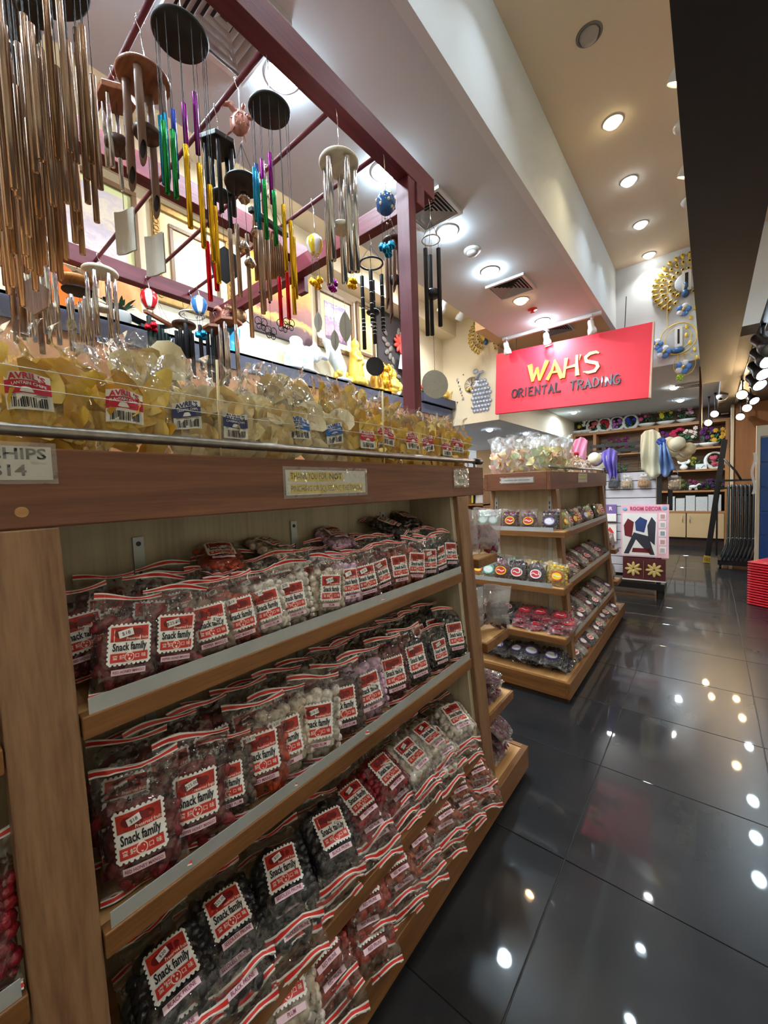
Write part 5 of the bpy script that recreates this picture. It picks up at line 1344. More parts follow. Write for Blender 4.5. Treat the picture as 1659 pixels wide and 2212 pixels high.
def buddha(b):
    b.ell((0, 0, .06), (.10, .13, .06), 12, 8); b.lathe([(.075, .06), (.09, .12), (.07, .20), (.03, .235)], 12); b.ell((0, 0, .275), (.045, .048, .055), 10, 8); b.ell((0, 0, .33), (.02, .02, .025), 8, 6)
    b.path([(.02, -.09, .18), (.06, -.1, .11), (.1, -.02, .09)], .026, 8); b.path([(.02, .09, .18), (.06, .1, .11), (.1, .02, .09)], .026, 8)
figure('seated_figurine', 'golden seated figurine with topknot beside the maroon post', 'figurine', (-3.22, 4.22, LZ + .0), buddha, M_goldp, .01)
pd = B().box(-3.30, -3.16, 4.10, 4.34, LZ, LZ + .001).build('doily', M_paper); tag(pd, 'thin white doily under the seated golden figurine', 'doily')
def gguan(b):
    b.ell((0, 0, .14), (.08, .09, .14), 10, 8); b.ell((.02, .0, .30), (.05, .055, .06), 10, 8); b.path([(.02, .05, .2), (.04, .1, .3), (.0, .08, .38)], .028, 8); b.ell((0, 0, .015), (.1, .1, .02), 10, 6); b.ell((0, -.04, .36), (.03, .05, .03), 8, 6)
figure('warrior_figurine', 'shiny gold figurine with raised arm before the black relief panel', 'figurine', (-3.21, 4.02, LZ), gguan, M_gold, .01)
def toad(b):
    b.ell((0, 0, .08), (.11, .12, .08), 12, 8); b.ell((.04, -.09, .13), (.08, .07, .06), 12, 8); b.ell((.06, -.12, .19), (.025, .02, .022), 8, 6); b.ell((.0, -.12, .19), (.025, .02, .022), 8, 6)
    for (x, y) in ((.08, -.08), (-.06, -.08), (.09, .08), (-.08, .08)): b.ell((x, y, .03), (.05, .05, .03), 8, 6)
figure('toad_figurine', 'round golden toad figurine right of the maroon post', 'figurine', (-3.2, 5.22, LZ + .12), toad, M_goldp, .011)
def bull(b):
    b.ell((0, 0, .10), (.06, .13, .07), 10, 8); b.ell((.02, -.14, .14), (.045, .055, .05), 10, 8)
    for (x, y) in ((.03, -.08), (-.03, -.08), (.03, .08), (-.03, .08)): b.path([(x, y, .08), (x, y, 0)], .02, 6)
    b.path([(.02, .12, .12), (.02, .2, .18)], .012, 6)
figure('bull_figurine', 'small golden bull figurine beside the toad', 'figurine', (-3.2, 5.5, LZ + .12), bull, M_goldp, .011)
st = B().box(-3.32, -3.1, 4.75, 5.65, LZ, LZ + .12).build('display_plinth', M_navyp); tag(st, 'low navy plinth carrying the toad and bull figurines', 'plinth')
t = thing('flower_bowl', 'red and white flowers with green leaves on the plinth', 'flowers', (-3.2, 4.9, LZ + .12))
for k in range(10): B().ell((.05 * math.cos(k * 2), .10 * math.sin(k * 2.3), .05 + .07 * ((k * .4) % 1)), (.035, .04, .03), 8, 6, rx(k)).build('blossom', P('relief_red', (200, 60, 50), .5) if k % 3 else M_glw, t, True)
for k in range(8): B().ell((.06 * math.cos(k), .12 * math.sin(k * 1.7), .03), (.03, .05, .01), 8, 5, rz(k)).build('leaf', P('leaf_green', (44, 92, 50), .5), t, True)
t = thing('glazed_plate', 'shiny orange glazed plate leaning on the wall', 'plate', (-3.24, .70, LZ), (0, -.25, 0))
B().lathe([(.0005, 0), (.10, .006), (.16, .035), (.175, .05), (.17, .052), (.155, .04), (.0005, .012)], 32).build('dish', P('glaze_orange', (206, 92, 34), .12, coat=.6), t, True, loc=(0, 0, .165), rot=(0, PI / 2, 0))
t = thing('potted_plant', 'green plant with crinkled orange paper leaf on the ledge', 'plant', (-3.22, 1.08, LZ))
B().lathe([(.05, 0), (.075, .07), (.08, .08), (.07, .08), (.0005, .06)], 18).build('pot', P('pot_white', (230, 230, 226), .3), t, True)
for k in range(14):
    a = k * 2.4; L_ = .10 + .06 * ((k * .37) % 1)
    B().grid(lambda u, v: (math.cos(a) * L_ * v + .025 * (u - .5) * math.sin(PI * v) * -math.sin(a), math.sin(a) * L_ * v + .025 * (u - .5) * math.sin(PI * v) * math.cos(a), .08 + .12 * v - .05 * v * v), 2, 5).build('leaf', P('leaf_green', (44, 92, 50), .5), t, True)
B().grid(lambda u, v: (.06 + .015 * math.sin(9 * u + 4 * v), -.14 + .26 * u, .12 + .24 * v + .02 * math.sin(11 * u)), 14, 12).build('orange_leaf', P('orange_paper', (240, 150, 90), .6, var=.15, vscale=20), t, True)
t = thing('black_dish', 'black boat-shaped dish on the ledge under the plant', 'dish', (-3.2, 1.25, LZ))
B().grid(lambda u, v: (-.05 + .1 * v, -.28 + .56 * u, .03 + .12 * abs(2 * u - 1) ** 2 + .02 * (2 * v - 1) ** 2), 16, 4).build('bowl', M_blackd, t, True)
B().box(-.03, .03, -.06, .06, 0, .035).build('foot', M_blackd, t)
t = thing('glass_ornament', 'pale blue glass ornament on the ledge', 'ornament', (-3.2, 1.92, LZ))
B().lathe([(.05, 0), (.055, .01), (.02, .04), (.06, .12), (.07, .2), (.03, .27), (.0005, .28)], 16).build('vase', P('cyan_glass', (60, 170, 220), .15), t, True)

# ================================================================== peacock wall clocks
def peacock_clock(label, loc, r, facing, tiers, mt, face_mt, card=False):
    t = thing('peacock_clock', label, 'clock', loc, facing, 'peacock wall decorations')
    B().lathe([(.0005, .02), (r * .30, .02), (r * .34, .012), (r * .34, 0)], 28).build('dial', face_mt, t, True, rot=(PI / 2, 0, 0))
    for ti in range(tiers):
        n = 18 + 6 * ti; rr = r * (.48 + .52 * ti / (tiers - 1 or 1))
        st = B(); dots = B()
        for k in range(n):
            a = 2 * PI * k / n + .1 * ti
            if a % (2 * PI) > 4.35 and a % (2 * PI) < 5.1: continue
            p = (rr * math.cos(a), -.01, rr * math.sin(a)); q = (r * .34 * math.cos(a), -.006, r * .34 * math.sin(a))
            o = B().path([q if ti == 0 else (rr * .82 * math.cos(a), -.008, rr * .82 * math.sin(a)), p], [.004, .012 + .006 * ti], 6)
            o.ell(p, (.022, .012, .022), 8, 5)
            o.build('feather', mt, t, True)
            B().ell((p[0], p[1] - .012, p[2]), .010, 6, 5).build('feather_eye', M_ink, t, True)
    B().ell((0, -.03, -r * .42), (r * .12, .03, r * .16), 12, 8).build('peacock_body', P('peacock_blue', (70, 110, 160), .3, .3), t, True)
    B().path([(0, -.03, -r * .3), (.01, -.04, -r * .12), (-.01, -.04, -r * .02)], [.02, .014, .012], 8).build('peacock_neck', P('peacock_blue', (70, 110, 160), .3, .3), t, True)
    for (x, z) in ((0, r * .2), (r * .14, 0)):
        B().path([(0, -.024, 0), (x, -.024, z)], .003, 5).build('clock_hand', M_ink, t)
    if card: B().box(-.03, .05, -.04, -.034, -.10, .12).build('price_card', M_paper, t); B().box(-.005, .025, -.042, -.04, -.07, .09).build('card_print', M_ink, t)
    return t
M_dial = P('dial_pale', (206, 214, 226), .3, .2)
peacock_clock('gold peacock feather clock on the wall left of the sign', (-2.58, 5.69, 3.58), .28, (0, 0, 0), 3, M_goldp, P('dial_gold', (236, 206, 120), .3, .5))
peacock_clock('large gold peacock feather clock half hidden by the black beam', (-.225, 5.72, 3.52), .30, (0, 0, 0), 3, M_goldp, M_dial, True)
t = thing('peacock_mirror', 'silver-blue peacock wall sculpture made of round scales', 'wall decoration', (-2.75, 5.69, 2.72))
M_silv = P('silver_scale', (186, 200, 224), .25, .45)
for row in range(8):
    for k in range(6):
        x = -.08 + .052 * k + (.026 if row % 2 else 0); z = .20 - .062 * row
        if ((x - .05) / .19) ** 2 + ((z + .02) / .27) ** 2 > 1: continue
        B().lathe([(.0005, .02), (.02, .016), (.03, .004), (.031, 0)], 12).build('scale', M_silv, t, True, loc=(x, 0, z), rot=(PI / 2, 0, 0))
B().lathe([(.0005, .014), (.11, .012), (.125, 0)], 26).build('mirror_disc', M_chrome, t, True, loc=(-.09, 0, .17), rot=(PI / 2, 0, 0))
for k in range(9):
    a = 2 * PI * k / 9; B().path([(-.09, -.016, .17), (-.09 + .11 * math.cos(a), -.016, .17 + .11 * math.sin(a))], .002, 4).build('ray', M_dkmetal, t)
B().path([(.0, -.02, .24), (.06, -.03, .32), (.12, -.03, .33)], [.03, .022, .014], 8).build('peacock_neck', M_silv, t, True)
B().lathe([(.0005, .014), (.035, .012), (.04, 0)], 16).build('mirror_disc', M_silv, t, True, loc=(-.02, 0, .36), rot=(PI / 2, 0, 0))
for k in range(14):
    x = -.34 + .12 * ((k * .618) % 1); z = -.05 + .42 * ((k * .37) % 1)
    B().lathe([(.0005, .01), (.013 if k % 2 else .008, .008), (.015 if k % 2 else .009, 0)], 8).build('bead', M_silv if k % 2 else M_ink, t, True, loc=(x, 0, z), rot=(PI / 2, 0, 0))
t = thing('flower_clock', 'gold wire clock with blue flowers and a small swan', 'clock', (-.29, 5.72, 2.92))
ringp = [(.17 * math.cos(q), -.02, .17 * math.sin(q)) for q in [2 * PI * k / 30 for k in range(30)]]
B().path(ringp, .006, 6, closed=True).build('ring', M_goldp, t, True)
B().path([(.12 * p[0] / .17 * 1.0, -.02, .12 * p[2] / .17) for p in ringp], .004, 6, closed=True).build('ring', M_goldp, t, True)
B().box(-.03, .04, -.03, -.025, -.09, .13).build('price_card', M_paper, t)
B().box(-.005, .015, -.032, -.03, -.06, .10).build('card_print', M_ink, t)
B().path([(-.1, -.02, .16), (-.1, -.02, .62)], .004, 6).build('stem', M_goldp, t); B().path([(.0, -.02, -.17), (.0, -.02, -.42)], .004, 6).build('stem', M_goldp, t); B().path([(.06, -.02, -.17), (.06, -.02, -.42)], .004, 6).build('stem', M_goldp, t)
B().path([(.06 + .10 * math.cos(q), -.02, -.30 + .12 * math.sin(q)) for q in [2 * PI * k / 24 for k in range(24)]], .004, 5, closed=True).build('loop', M_goldp, t, True)
def blossom(t, c, r, mt, n=5):
    for k in range(n):
        a = 2 * PI * k / n
        B().ell((c[0] + r * .55 * math.cos(a), c[1] - .01, c[2] + r * .55 * math.sin(a)), (r * .42, .015, r * .42), 8, 6).build('petal', mt[k % len(mt)], t, True)
    B().ell((c[0], c[1] - .03, c[2]), r * .2, 8, 6).build('flower_centre', M_goldp, t, True)
M_petb = P('petal_blue', (90, 140, 210), .4); M_petw = P('petal_white', (232, 238, 246), .4); M_petg = P('petal_lime', (160, 210, 60), .4)
for (x, z, r) in ((-.2, -.02, .07), (-.13, -.12, .08), (.05, -.33, .085), (.05, .30, .075)): blossom(t, (x, -.02, z), r, [M_petb, M_petw])
blossom(t, (.02, -.02, -.44), .04, [M_petg])
B().ell((0, -.03, -.13), (.06, .02, .035), 10, 8).build('swan_body', P('peacock_blue', (70, 110, 160), .3, .3), t, True)
for k in range(9):
    a = k * .7; B().ell((.12 + .05 * math.cos(a * 1.3), -.02, -.25 + .09 * k), (.018, .01, .026), 8, 5).build('gold_leaf', M_goldp, t, True)
# ================================================================== packs on the gondola ends and the far gondola
M_filmp = FILM('clear_pack_film', gloss=.05, haze=.06, rough=.1, bscale=34, bstr=.9)
def oval(b, c_fn, cu, cv, ru, rv, off, m, n=18):
    b.add([c_fn(cu + ru * math.cos(2 * PI * k / n), cv + rv * math.sin(2 * PI * k / n), off) for k in range(n)], [tuple(range(n))], m)
PK = {}
def pack(loc, rot, colr, ov, label, group, vi=0, size=(.115, .135, .018), stamped=True):
    """clear flat pack with dark pieces and an oval sticker: ov = (rim rgb, centre rgb)"""
    w, h, T = size
    k = (vi, size, colr, ov)
    if k not in PK:
        front, back, fill = pouch_geo(500 + vi * 7, w, h, T)
        f = B(); seg(f, lambda u, v: front(u, v), -1, 1, 0, 1, 10, 12, 0); seg(f, lambda u, v: back(-u, v), -1, 1, 0, 1, 10, 12, 0)
        cm = contents_mesh(vi + 40, w, h * 1.15, T, min(.75, fill), 'strip' if vi % 2 else 'round').mesh('fruit_pieces', P('pack_%d_%d_%d' % colr, colr, .5, var=.3, vscale=50), True)
        o = B()
        if ov:
            oval(o, front, 0, .42, .62, .20, .002, 0); oval(o, front, 0, .42, .52, .15, .0026, 1)
            o.add([front(-.4 + .8 * k / 8, .42 + .03 * math.sin(k * .9) + .022, .0032) for k in range(9)] + [front(-.4 + .8 * k / 8, .42 + .03 * math.sin(k * .9) - .022, .0032) for k in range(9)], [(k, k + 9, k + 10, k + 1) for k in range(8)], 2)
        om = o.mesh('oval_sticker', [P('ov_%d_%d_%d' % ov[0], ov[0], .4), P('ov_%d_%d_%d' % ov[1], ov[1], .4), M_paper]) if ov else None
        PK[k] = (f.mesh('film', M_filmp, True), cm, om)
    t = thing('snack_pack', label, 'snack pack', loc, rot, group)
    c = link('fruit_pieces', PK[k][1], t); c['kind'] = 'stuff'
    link('film', PK[k][0], t)
    if ov: link('oval_sticker', PK[k][2], t)
    return t
rnd = random.Random(21)
DK = (58, 30, 34); DK2 = (40, 28, 32); MAR = (104, 26, 44); YL = (206, 172, 50); GRN = (150, 176, 150); REDC = (150, 34, 50)
O_RY = ((238, 200, 40), (206, 50, 40)); O_RW = ((236, 230, 226), (206, 56, 66)); O_PW = ((150, 130, 190), (236, 234, 240)); O_GW = ((120, 190, 180), (226, 240, 236)); O_YR = ((206, 60, 50), (246, 214, 50)); O_WB = ((90, 80, 160), (240, 240, 246))
GE1 = 'packs standing on the far gondola end'
for i, (x, c, o, nm) in enumerate(((-1.245, GRN, O_GW, 'green oval'), (-1.17, DK, O_GW, 'pale teal oval'), (-1.05, MAR, O_RY, 'yellow and red oval'), (-.925, MAR, O_RY, 'yellow-rimmed red oval'), (-.79, DK, O_PW, 'white and lilac oval'))):
    pack((x, 2.625, 1.04), (-.22, 0, rnd.uniform(-.1, .1)), c, o, 'clear pack with %s, %s on the upper end shelf' % (nm, NTH[i]), GE1, i % 4)
for i, (x, c, o, nm) in enumerate(((-1.27, YL, O_YR, 'yellow sticker'), (-1.19, GRN, O_GW, 'green oval'), (-1.10, MAR, O_RY, 'yellow-rimmed red oval'), (-.99, DK, O_RW, 'red oval'), (-.865, DK, O_RW, 'wide red and white oval'), (-.735, YL, O_YR, 'yellow contents and red-rimmed oval'))):
    pack((x, 2.575, .694), (-.25, 0, rnd.uniform(-.12, .12)), c, o, 'clear pack with %s, %s on the middle end shelf' % (nm, NTH[i]), GE1, (i + 1) % 4, (.13, .15, .02))
for i, x in enumerate((-1.2, -1.05, -.92, -.8)):
    pack((x, 2.66, .70), (-.3, 0, 0), [DK, GRN, YL, YL][i], None, 'plain clear pack in the second row of the middle end shelf, %s' % NTH[i], GE1, i % 4, (.13, .15, .02))
GE2 = 'packs lying on the far gondola end'
n = 0
for row in range(3):
    for k in range(5):
        x = -1.22 + .125 * k + .02 * (row % 2)
        c, o = ((DK2, O_RW) if k < 2 else (REDC, ((226, 60, 70), (206, 40, 56))))
        pack((x, 2.53 + .02 * row + .012 * (k % 2), .40 + .03 * row), (-1.25, rnd.uniform(-.1, .1), rnd.uniform(-.3, .3)), c, o, '%s pack lying on the third end shelf, layer %s, place %s' % ('dark' if k < 2 else 'crimson', NTH[row], NTH[k]), GE2, (k + row) % 4, (.13, .15, .018)); n += 1
for row in range(3):
    for k in range(5):
        x = -1.24 + .125 * k - .015 * row
        pack((x, 2.53 + .06 * (2 - row) * .6, .135 + .03 * row), (-rnd.uniform(1.0, 1.25), rnd.uniform(-.16, .16), rnd.uniform(-.45, .45)), DK2, O_WB, 'dark pack lying on the gondola end base, layer %s, place %s' % (NTH[row], NTH[k]), GE2, (k + 2 * row) % 4, (.14, .16, .018))
GF = 'packs along the far gondola side'
cols = [((150, 170, 70), O_YR), ((206, 196, 170), O_RW), ((46, 60, 50), O_YR), ((180, 70, 50), O_RY), ((206, 180, 150), O_RW), ((90, 40, 50), O_PW)]
for lv, (z, x0, n_, nm) in enumerate(((1.007, -.775, 11, 'upper side shelf'), (.671, -.748, 11, 'second side shelf'), (.322, -.70, 12, 'third side shelf'), (.13, -.665, 12, 'side base'))):
    for k in range(n_):
        y = 2.86 + (4.12 - 2.86) * k / (n_ - 1)
        c, o = cols[k % 6] if lv == 0 else [((120, 30, 44), O_RW), ((70, 40, 44), None), ((190, 180, 170), O_RW)][k % 3] if lv == 1 else [((56, 40, 40), O_RW), ((170, 160, 150), None), ((110, 40, 44), O_PW)][k % 3]
        til = -.35 if lv == 0 else -1.05
        pack((x0 + rnd.uniform(-.01, .02), y, z + .012), (til, rnd.uniform(-.1, .1), PI / 2 + rnd.uniform(-.3, .1)), c, o, '%s pack from the near end on the far gondola %s' % (NTH[k], nm), GF, (k + lv) % 4, (.115, .13, .022))
        if lv: pack((x0 - .05, y + .04, z + .045), (til, 0, PI / 2 + rnd.uniform(-.3, .2)), c, None, '%s upper pack from the near end on the far gondola %s' % (NTH[k], nm), GF, (k + lv + 1) % 4, (.115, .13, .022))
# frosted bags on the near gondola end
def frost(loc, rot, colr, label, w=.12, h=.2, T=.03, vi=0):
    front, back, fill = pouch_geo(800 + vi, w, h, T)
    t = thing('frosted_bag', label, 'snack bag', loc, rot, 'bags on the end of the near gondola')
    c = contents_mesh(vi + 60, w, h, T, .6, 'strip').build('fruit_pieces', P('pack_%d_%d_%d' % colr, colr, .5, var=.3, vscale=50), t, True); c['kind'] = 'stuff'
    f = B(); seg(f, lambda u, v: front(u, v), -1, 1, 0, 1, 10, 14, 0); seg(f, lambda u, v: back(-u, v), -1, 1, 0, 1, 10, 14, 0); f.build('film', M_filmh, t, True)
    return t
frost((-.83, 1.58, 1.038), (-.08, 0, .75), (140, 30, 80), 'frosted bag of magenta fruit on the upper end shelf, nearer the post', vi=1)
frost((-.77, 1.655, 1.038), (-.05, .04, .6), (130, 26, 72), 'frosted bag of magenta fruit on the upper end shelf, outer one', vi=2)
frost((-.82, 1.59, .692), (-.05, 0, .75), (84, 30, 50), 'frosted bag of dark fruit on the second end shelf, nearer the post', vi=3)
frost((-.745, 1.68, .692), (-.04, .05, .6), (74, 30, 44), 'frosted bag of dark fruit on the second end shelf, outer one', vi=4)
for k in range(4):
    pack((-.72, 1.63 + .01 * (k % 2), .395 + .026 * k), (-1.45, 0, PI / 2 + .2 * (k % 2)), (120, 60, 84), None, '%s mauve pack from below in the flat stack on the third end shelf' % NTH[k], 'bags on the end of the near gondola', k % 4, (.15, .17, .016))
for k in range(4):
    pack((-.695 + .004 * k, 1.62 + .03 * (k % 3), .135 + .035 * k), (-.95, .1, PI / 2 + .1 * k), (110, 46, 70), None, '%s mauve pack from below leaning on the near gondola end base' % NTH[k], 'bags on the end of the near gondola', k % 4, (.15, .17, .02))
# packs on the ends beyond the far gondola
for i, (z, y) in enumerate(((.694, 4.33), (.40, 4.34), (.135, 4.38))):
    frost((-.72, y, z), (-.2, 0, PI / 2), [(150, 90, 90), (120, 100, 110), (120, 90, 100)][i], 'frosted bag on the rear end of the far gondola, %s' % ['second shelf', 'third shelf', 'base'][i], .13, .17, .03, 10 + i)
# pastel crackers on the far gondola top
M_filmk = FILM('cracker_film', gloss=.05, haze=.14, bscale=14, bstr=.7)
M_past = [P('cracker_pink', (246, 190, 170), .6), P('cracker_orange', (246, 186, 120), .6), P('cracker_yellow', (246, 226, 150), .6), P('cracker_green', (214, 232, 170), .6)]
def cracker_bag(loc, rot, label, vi, w=.17, h=.265, T=.06):
    pt, base, fill = chip_front(vi * 11 + 77, w, h, T); r = random.Random(vi + 90)
    t = thing('cracker_bag', label, 'snack bag', loc, rot, 'bags of pastel crackers on the far gondola')
    c = B()
    for q in range(34):
        u = r.uniform(-.86, .86); v = .04 + .58 * r.random(); d = base(u, v)
        a = r.uniform(.018, .03)
        chip_shape(c, (u * w / 2 * .9, -d * r.uniform(.1, .85), v * h), rz(r.uniform(-1, 1)) @ rx(r.uniform(-1, 1)), a, a * r.uniform(.7, 1.1), r.uniform(-.7, .7), (vi + (q % 2)) % 4 if q % 3 else q % 4)
    o = c.build('crackers', M_past, t, True); o['kind'] = 'stuff'
    f = B(); seg(f, lambda u, v: pt(u, v, -1), -1, 1, 0, 1, 14, 18, 0); seg(f, lambda u, v: pt(-u, v, 1), -1, 1, 0, 1, 14, 18, 0); f.build('film', M_filmk, t, True)
for i, (x, y) in enumerate(((-1.13, 2.70), (-1.01, 2.70), (-.88, 2.70), (-1.17, 2.84), (-.96, 2.85), (-.84, 2.84), (-.86, 3.02), (-.88, 3.22), (-.98, 3.0), (-1.1, 3.1))):
    cracker_bag((x, y, 1.409), (-.05, 0, .3 * (i % 3) - .1), '%s bag of pastel shrimp crackers from the front corner of the far gondola' % NTH[i], i)
t = thing('snack_jar', 'clear jar of nuts with a red lid on the far gondola', 'jar', (-.86, 3.52, 1.409))
B().lathe([(.0005, 0), (.042, 0), (.045, .02), (.045, .11), (.033, .14), (.033, .15), (.030, .15), (.0005, .145)], 20).build('jar_body', P('nut_beige', (214, 186, 140), .4, var=.3, vscale=60), t, True)
B().lathe([(.036, .15), (.036, .172), (.03, .176), (.0005, .176)], 20).build('lid', P('lid_red', (206, 40, 50), .35), t, True)
B().lathe([(.0456, .04), (.0456, .09)], 20).build('jar_label', M_paper, t, True)
for i, (y, m_) in enumerate(((3.40, P('twig_brown', (180, 150, 120), .7)), (3.75, P('twig_white', (232, 230, 226), .7)))):
    t = thing('snack_heap', ['bag of brown twig snacks beside the red-lidded jar', 'bag of white curled ribbons beside the red-lidded jar'][i], 'snack bag', (-.86, y, 1.409))
    b = B(); r = random.Random(i)
    for k in range(40):
        a = r.uniform(0, 6.3); q = r.uniform(.01, .07); z = r.uniform(.005, .09)
        b.path([(q * math.cos(a), q * math.sin(a), z), (q * math.cos(a) + r.uniform(-.03, .03), q * math.sin(a) + r.uniform(-.03, .03), z + r.uniform(-.005, .04))], .004, 5)
    b.build('pieces', m_, t, kind='stuff')
    pt, base, fill = chip_front(300 + i, .17, .15, .07)
    f = B(); seg(f, lambda u, v: pt(u, v, -1), -1, 1, 0, 1, 12, 12, 0); seg(f, lambda u, v: pt(-u, v, 1), -1, 1, 0, 1, 12, 12, 0); f.build('film', M_filmc, t, True, rot=(0, 0, PI / 2))
# ================================================================== slatwall stand beyond the far gondola
M_slat = P('slat_white', (206, 206, 216), .5)
t = thing('slatwall_stand', 'white slatwall stand with black posts and grid top', 'display stand', (0, 0, 0))
for k in range(12):
    z = .24 + .1 * k
    B().box(-.99, -.47, 5.44, 5.455, z, z + .092).build('slat', M_slat, t, bevel=.002)
B().box(-.99, -.47, 5.456, 5.47, .2, 1.45).build('backing', M_blackp, t)
for (x, z0) in ((-.44, 0), (-.35, .98)): B().box(x - .022, x + .022, 5.42 + (x + .44) * 2, 5.46 + (x + .44) * 2, z0, 1.78).build('post', M_blackp, t)
for z in (1.02, 1.74): B().box(-.42, -.36, 5.455, 5.61, z - .012, z + .012).build('bracket', M_blackp, t)
B().box(-1.01, -.98, 5.42, 5.46, 0, 1.78).build('post', M_blackp, t)
for z in (1.70, 1.77): B().box(-1.14, -.42, 5.43, 5.46, z - .018, z + .018).build('top_bar', M_blackp, t)
for k in range(7): B().path([(-1.0, 5.44, 1.47 + .032 * k), (-.46, 5.44, 1.47 + .032 * k)], .003, 6).build('grid_wire', M_blackp, t)
for x in (-.98, -.82, -.64, -.48): B().path([(x, 5.445, 1.45), (x, 5.445, 1.70)], .003, 6).build('grid_wire', M_blackp, t)
B().box(-.99, -.38, 5.30, 5.62, .10, .17).build('foot_platform', M_blackp, t)
for (x, y) in ((-.96, 5.33), (-.42, 5.33), (-.42, 5.6), (-.96, 5.6)): B().box(x - .02, x + .02, y - .02, y + .02, 0, .10).build('foot', M_blackp, t)
def hang_bag(label, x, z, colr):
    t = thing('hanging_bag', label, 'snack bag', (x, 5.40, z), group='bags hanging on the slatwall')
    B().path([(0, .04, .015), (0, -.03, .015), (0, -.035, .022)], .003, 6).build('hook', M_chrome, t)
    front, back, fill = pouch_geo(int(abs(x) * 1000), .12, .15, .022)
    c = contents_mesh(int(z * 100), .12, .15, .022, .6, 'round').build('shell_pieces', P('pack_%d_%d_%d' % colr, colr, .5, var=.4, vscale=60), t, True, loc=(0, 0, -.14)); c['kind'] = 'stuff'
    f = B(); seg(f, lambda u, v: front(u, v), -1, 1, 0, 1, 10, 12, 0); seg(f, lambda u, v: back(-u, v), -1, 1, 0, 1, 10, 12, 0); f.build('film', M_filmp, t, True, loc=(0, 0, -.14))
    B().box(-.03, .03, -.004, .0, -.005, .02).build('header_card', M_paper, t)
hang_bag('hanging bag of dark shells on the slatwall', -.885, 1.385, (70, 80, 96)); hang_bag('hanging bag of pale shells on the slatwall', -.755, 1.385, (216, 196, 168)); hang_bag('hanging bag of tan shells on the slatwall', -.585, 1.385, (206, 164, 120)); hang_bag('hanging bag of shells behind the black post', -.30, 1.36, (206, 180, 150))
# pink boxed pack leaning on the stand
t = thing('decor_pack', 'pink bordered wall sticker pack leaning on the slatwall stand', 'package', (-.575, 5.36, .46), (-.04, 0, .04))
B().box(-.23, .23, 0, .03, 0, .60).build('backing_card', P('pack_pink', (240, 190, 206), .4), t)
B().box(-.215, .12, -.003, 0, .015, .50).build('picture_panel', P('pack_pale', (238, 236, 236), .35), t)
B().text('ROOM DECOR', .062, (0.01, -.006, .552), None, 0, .72, .03).build('lettering', P('pack_rose', (206, 70, 120), .4), t)
for (x, z) in ((-.19, .55), (.19, .56)): B().ell((x, -.003, z), (.025, .004, .022), 10, 6).build('printed_motif', P('pack_sky', (130, 180, 220), .4), t)
def blot(pts, mt): B().prism(pts, 'y', -.0045, -.003).build('printed_shape', mt, t)
M_b1, M_b2, M_b3 = P('print_slate', (52, 54, 66), .4), P('print_maroon', (110, 34, 40), .4), P('print_deepblue', (48, 66, 120), .4)
blot([(-.20, .03), (-.15, .03), (-.08, .2), (-.02, .12), (.06, .03), (.1, .03), (.04, .24), (-.10, .28)], M_b1)
blot([(-.19, .24), (-.12, .22), (-.10, .40), (-.16, .44), (-.20, .36)], M_b2); blot([(-.08, .30), (0, .28), (.03, .42), (-.04, .46), (-.09, .40)], M_b3); blot([(.04, .2), (.1, .14), (.11, .4), (.07, .46), (.03, .36)], M_b1)
blot([(-.12, .05), (.07, .05), (.06, .10), (-.11, .10)], M_b2)
for k in range(5):
    z = .05 + .095 * k
    B().box(.14, .205, -.003, 0, z, z + .075).build('sample_square', M_paper, t); B().box(.152, .193, -.0045, -.003, z + .012, z + .06).build('sample_print', P('pack_grey%d' % (k % 3), [(190, 180, 186), (206, 150, 150), (150, 156, 170)][k % 3], .4), t)
t = thing('placemat_pack', 'wrapped dark placemats with cream flowers below the pink pack', 'package', (-.575, 5.32, .20), (-.06, 0, .04))
B().box(-.205, .205, 0, .02, 0, .25).build('mat_stack', P('mat_maroon', (86, 34, 40), .5), t)
B().box(-.21, .21, -.004, .024, -.008, .004).build('wrapper_edge', M_paper, t)
for sx in (-.1, .1):
    for k in range(8):
        a = 2 * PI * k / 8
        B().ell((sx + .045 * math.cos(a), -.004, .12 + .045 * math.sin(a)), (.042, .004, .016), 8, 5, ry(-a)).build('printed_petal', P('petal_cream', (214, 190, 120), .5), t, True)
B().box(-.003, .003, -.006, 0, .02, .22).build('divider', M_frgold, t)
# booklets tucked at the slatwall side
t = thing('booklet', 'purple and white booklet with a letter R on the slatwall', 'booklet', (-.93, 5.40, .86), (-.1, 0, 0))
B().box(-.05, .07, 0, .01, 0, .20).build('cover', P('cover_purple', (120, 90, 160), .5), t); B().box(-.05, .07, -.002, 0, 0, .09).build('cover_lower', M_paper, t); B().text('R', .06, (.01, -.004, .15), None, 0, 1, .03).build('lettering', M_paper, t)
t = thing('booklet', 'white card with a red leaf below the purple booklet', 'booklet', (-.93, 5.40, .62), (-.1, 0, 0))
B().box(-.05, .07, 0, .01, 0, .20).build('cover', M_paper, t); B().prism([(0, .05), (.03, .1), (.05, .09), (.03, .13), (.0, .17), (-.02, .13), (-.045, .1), (-.02, .09)], 'y', -.003, 0).build('red_leaf', M_red, t)
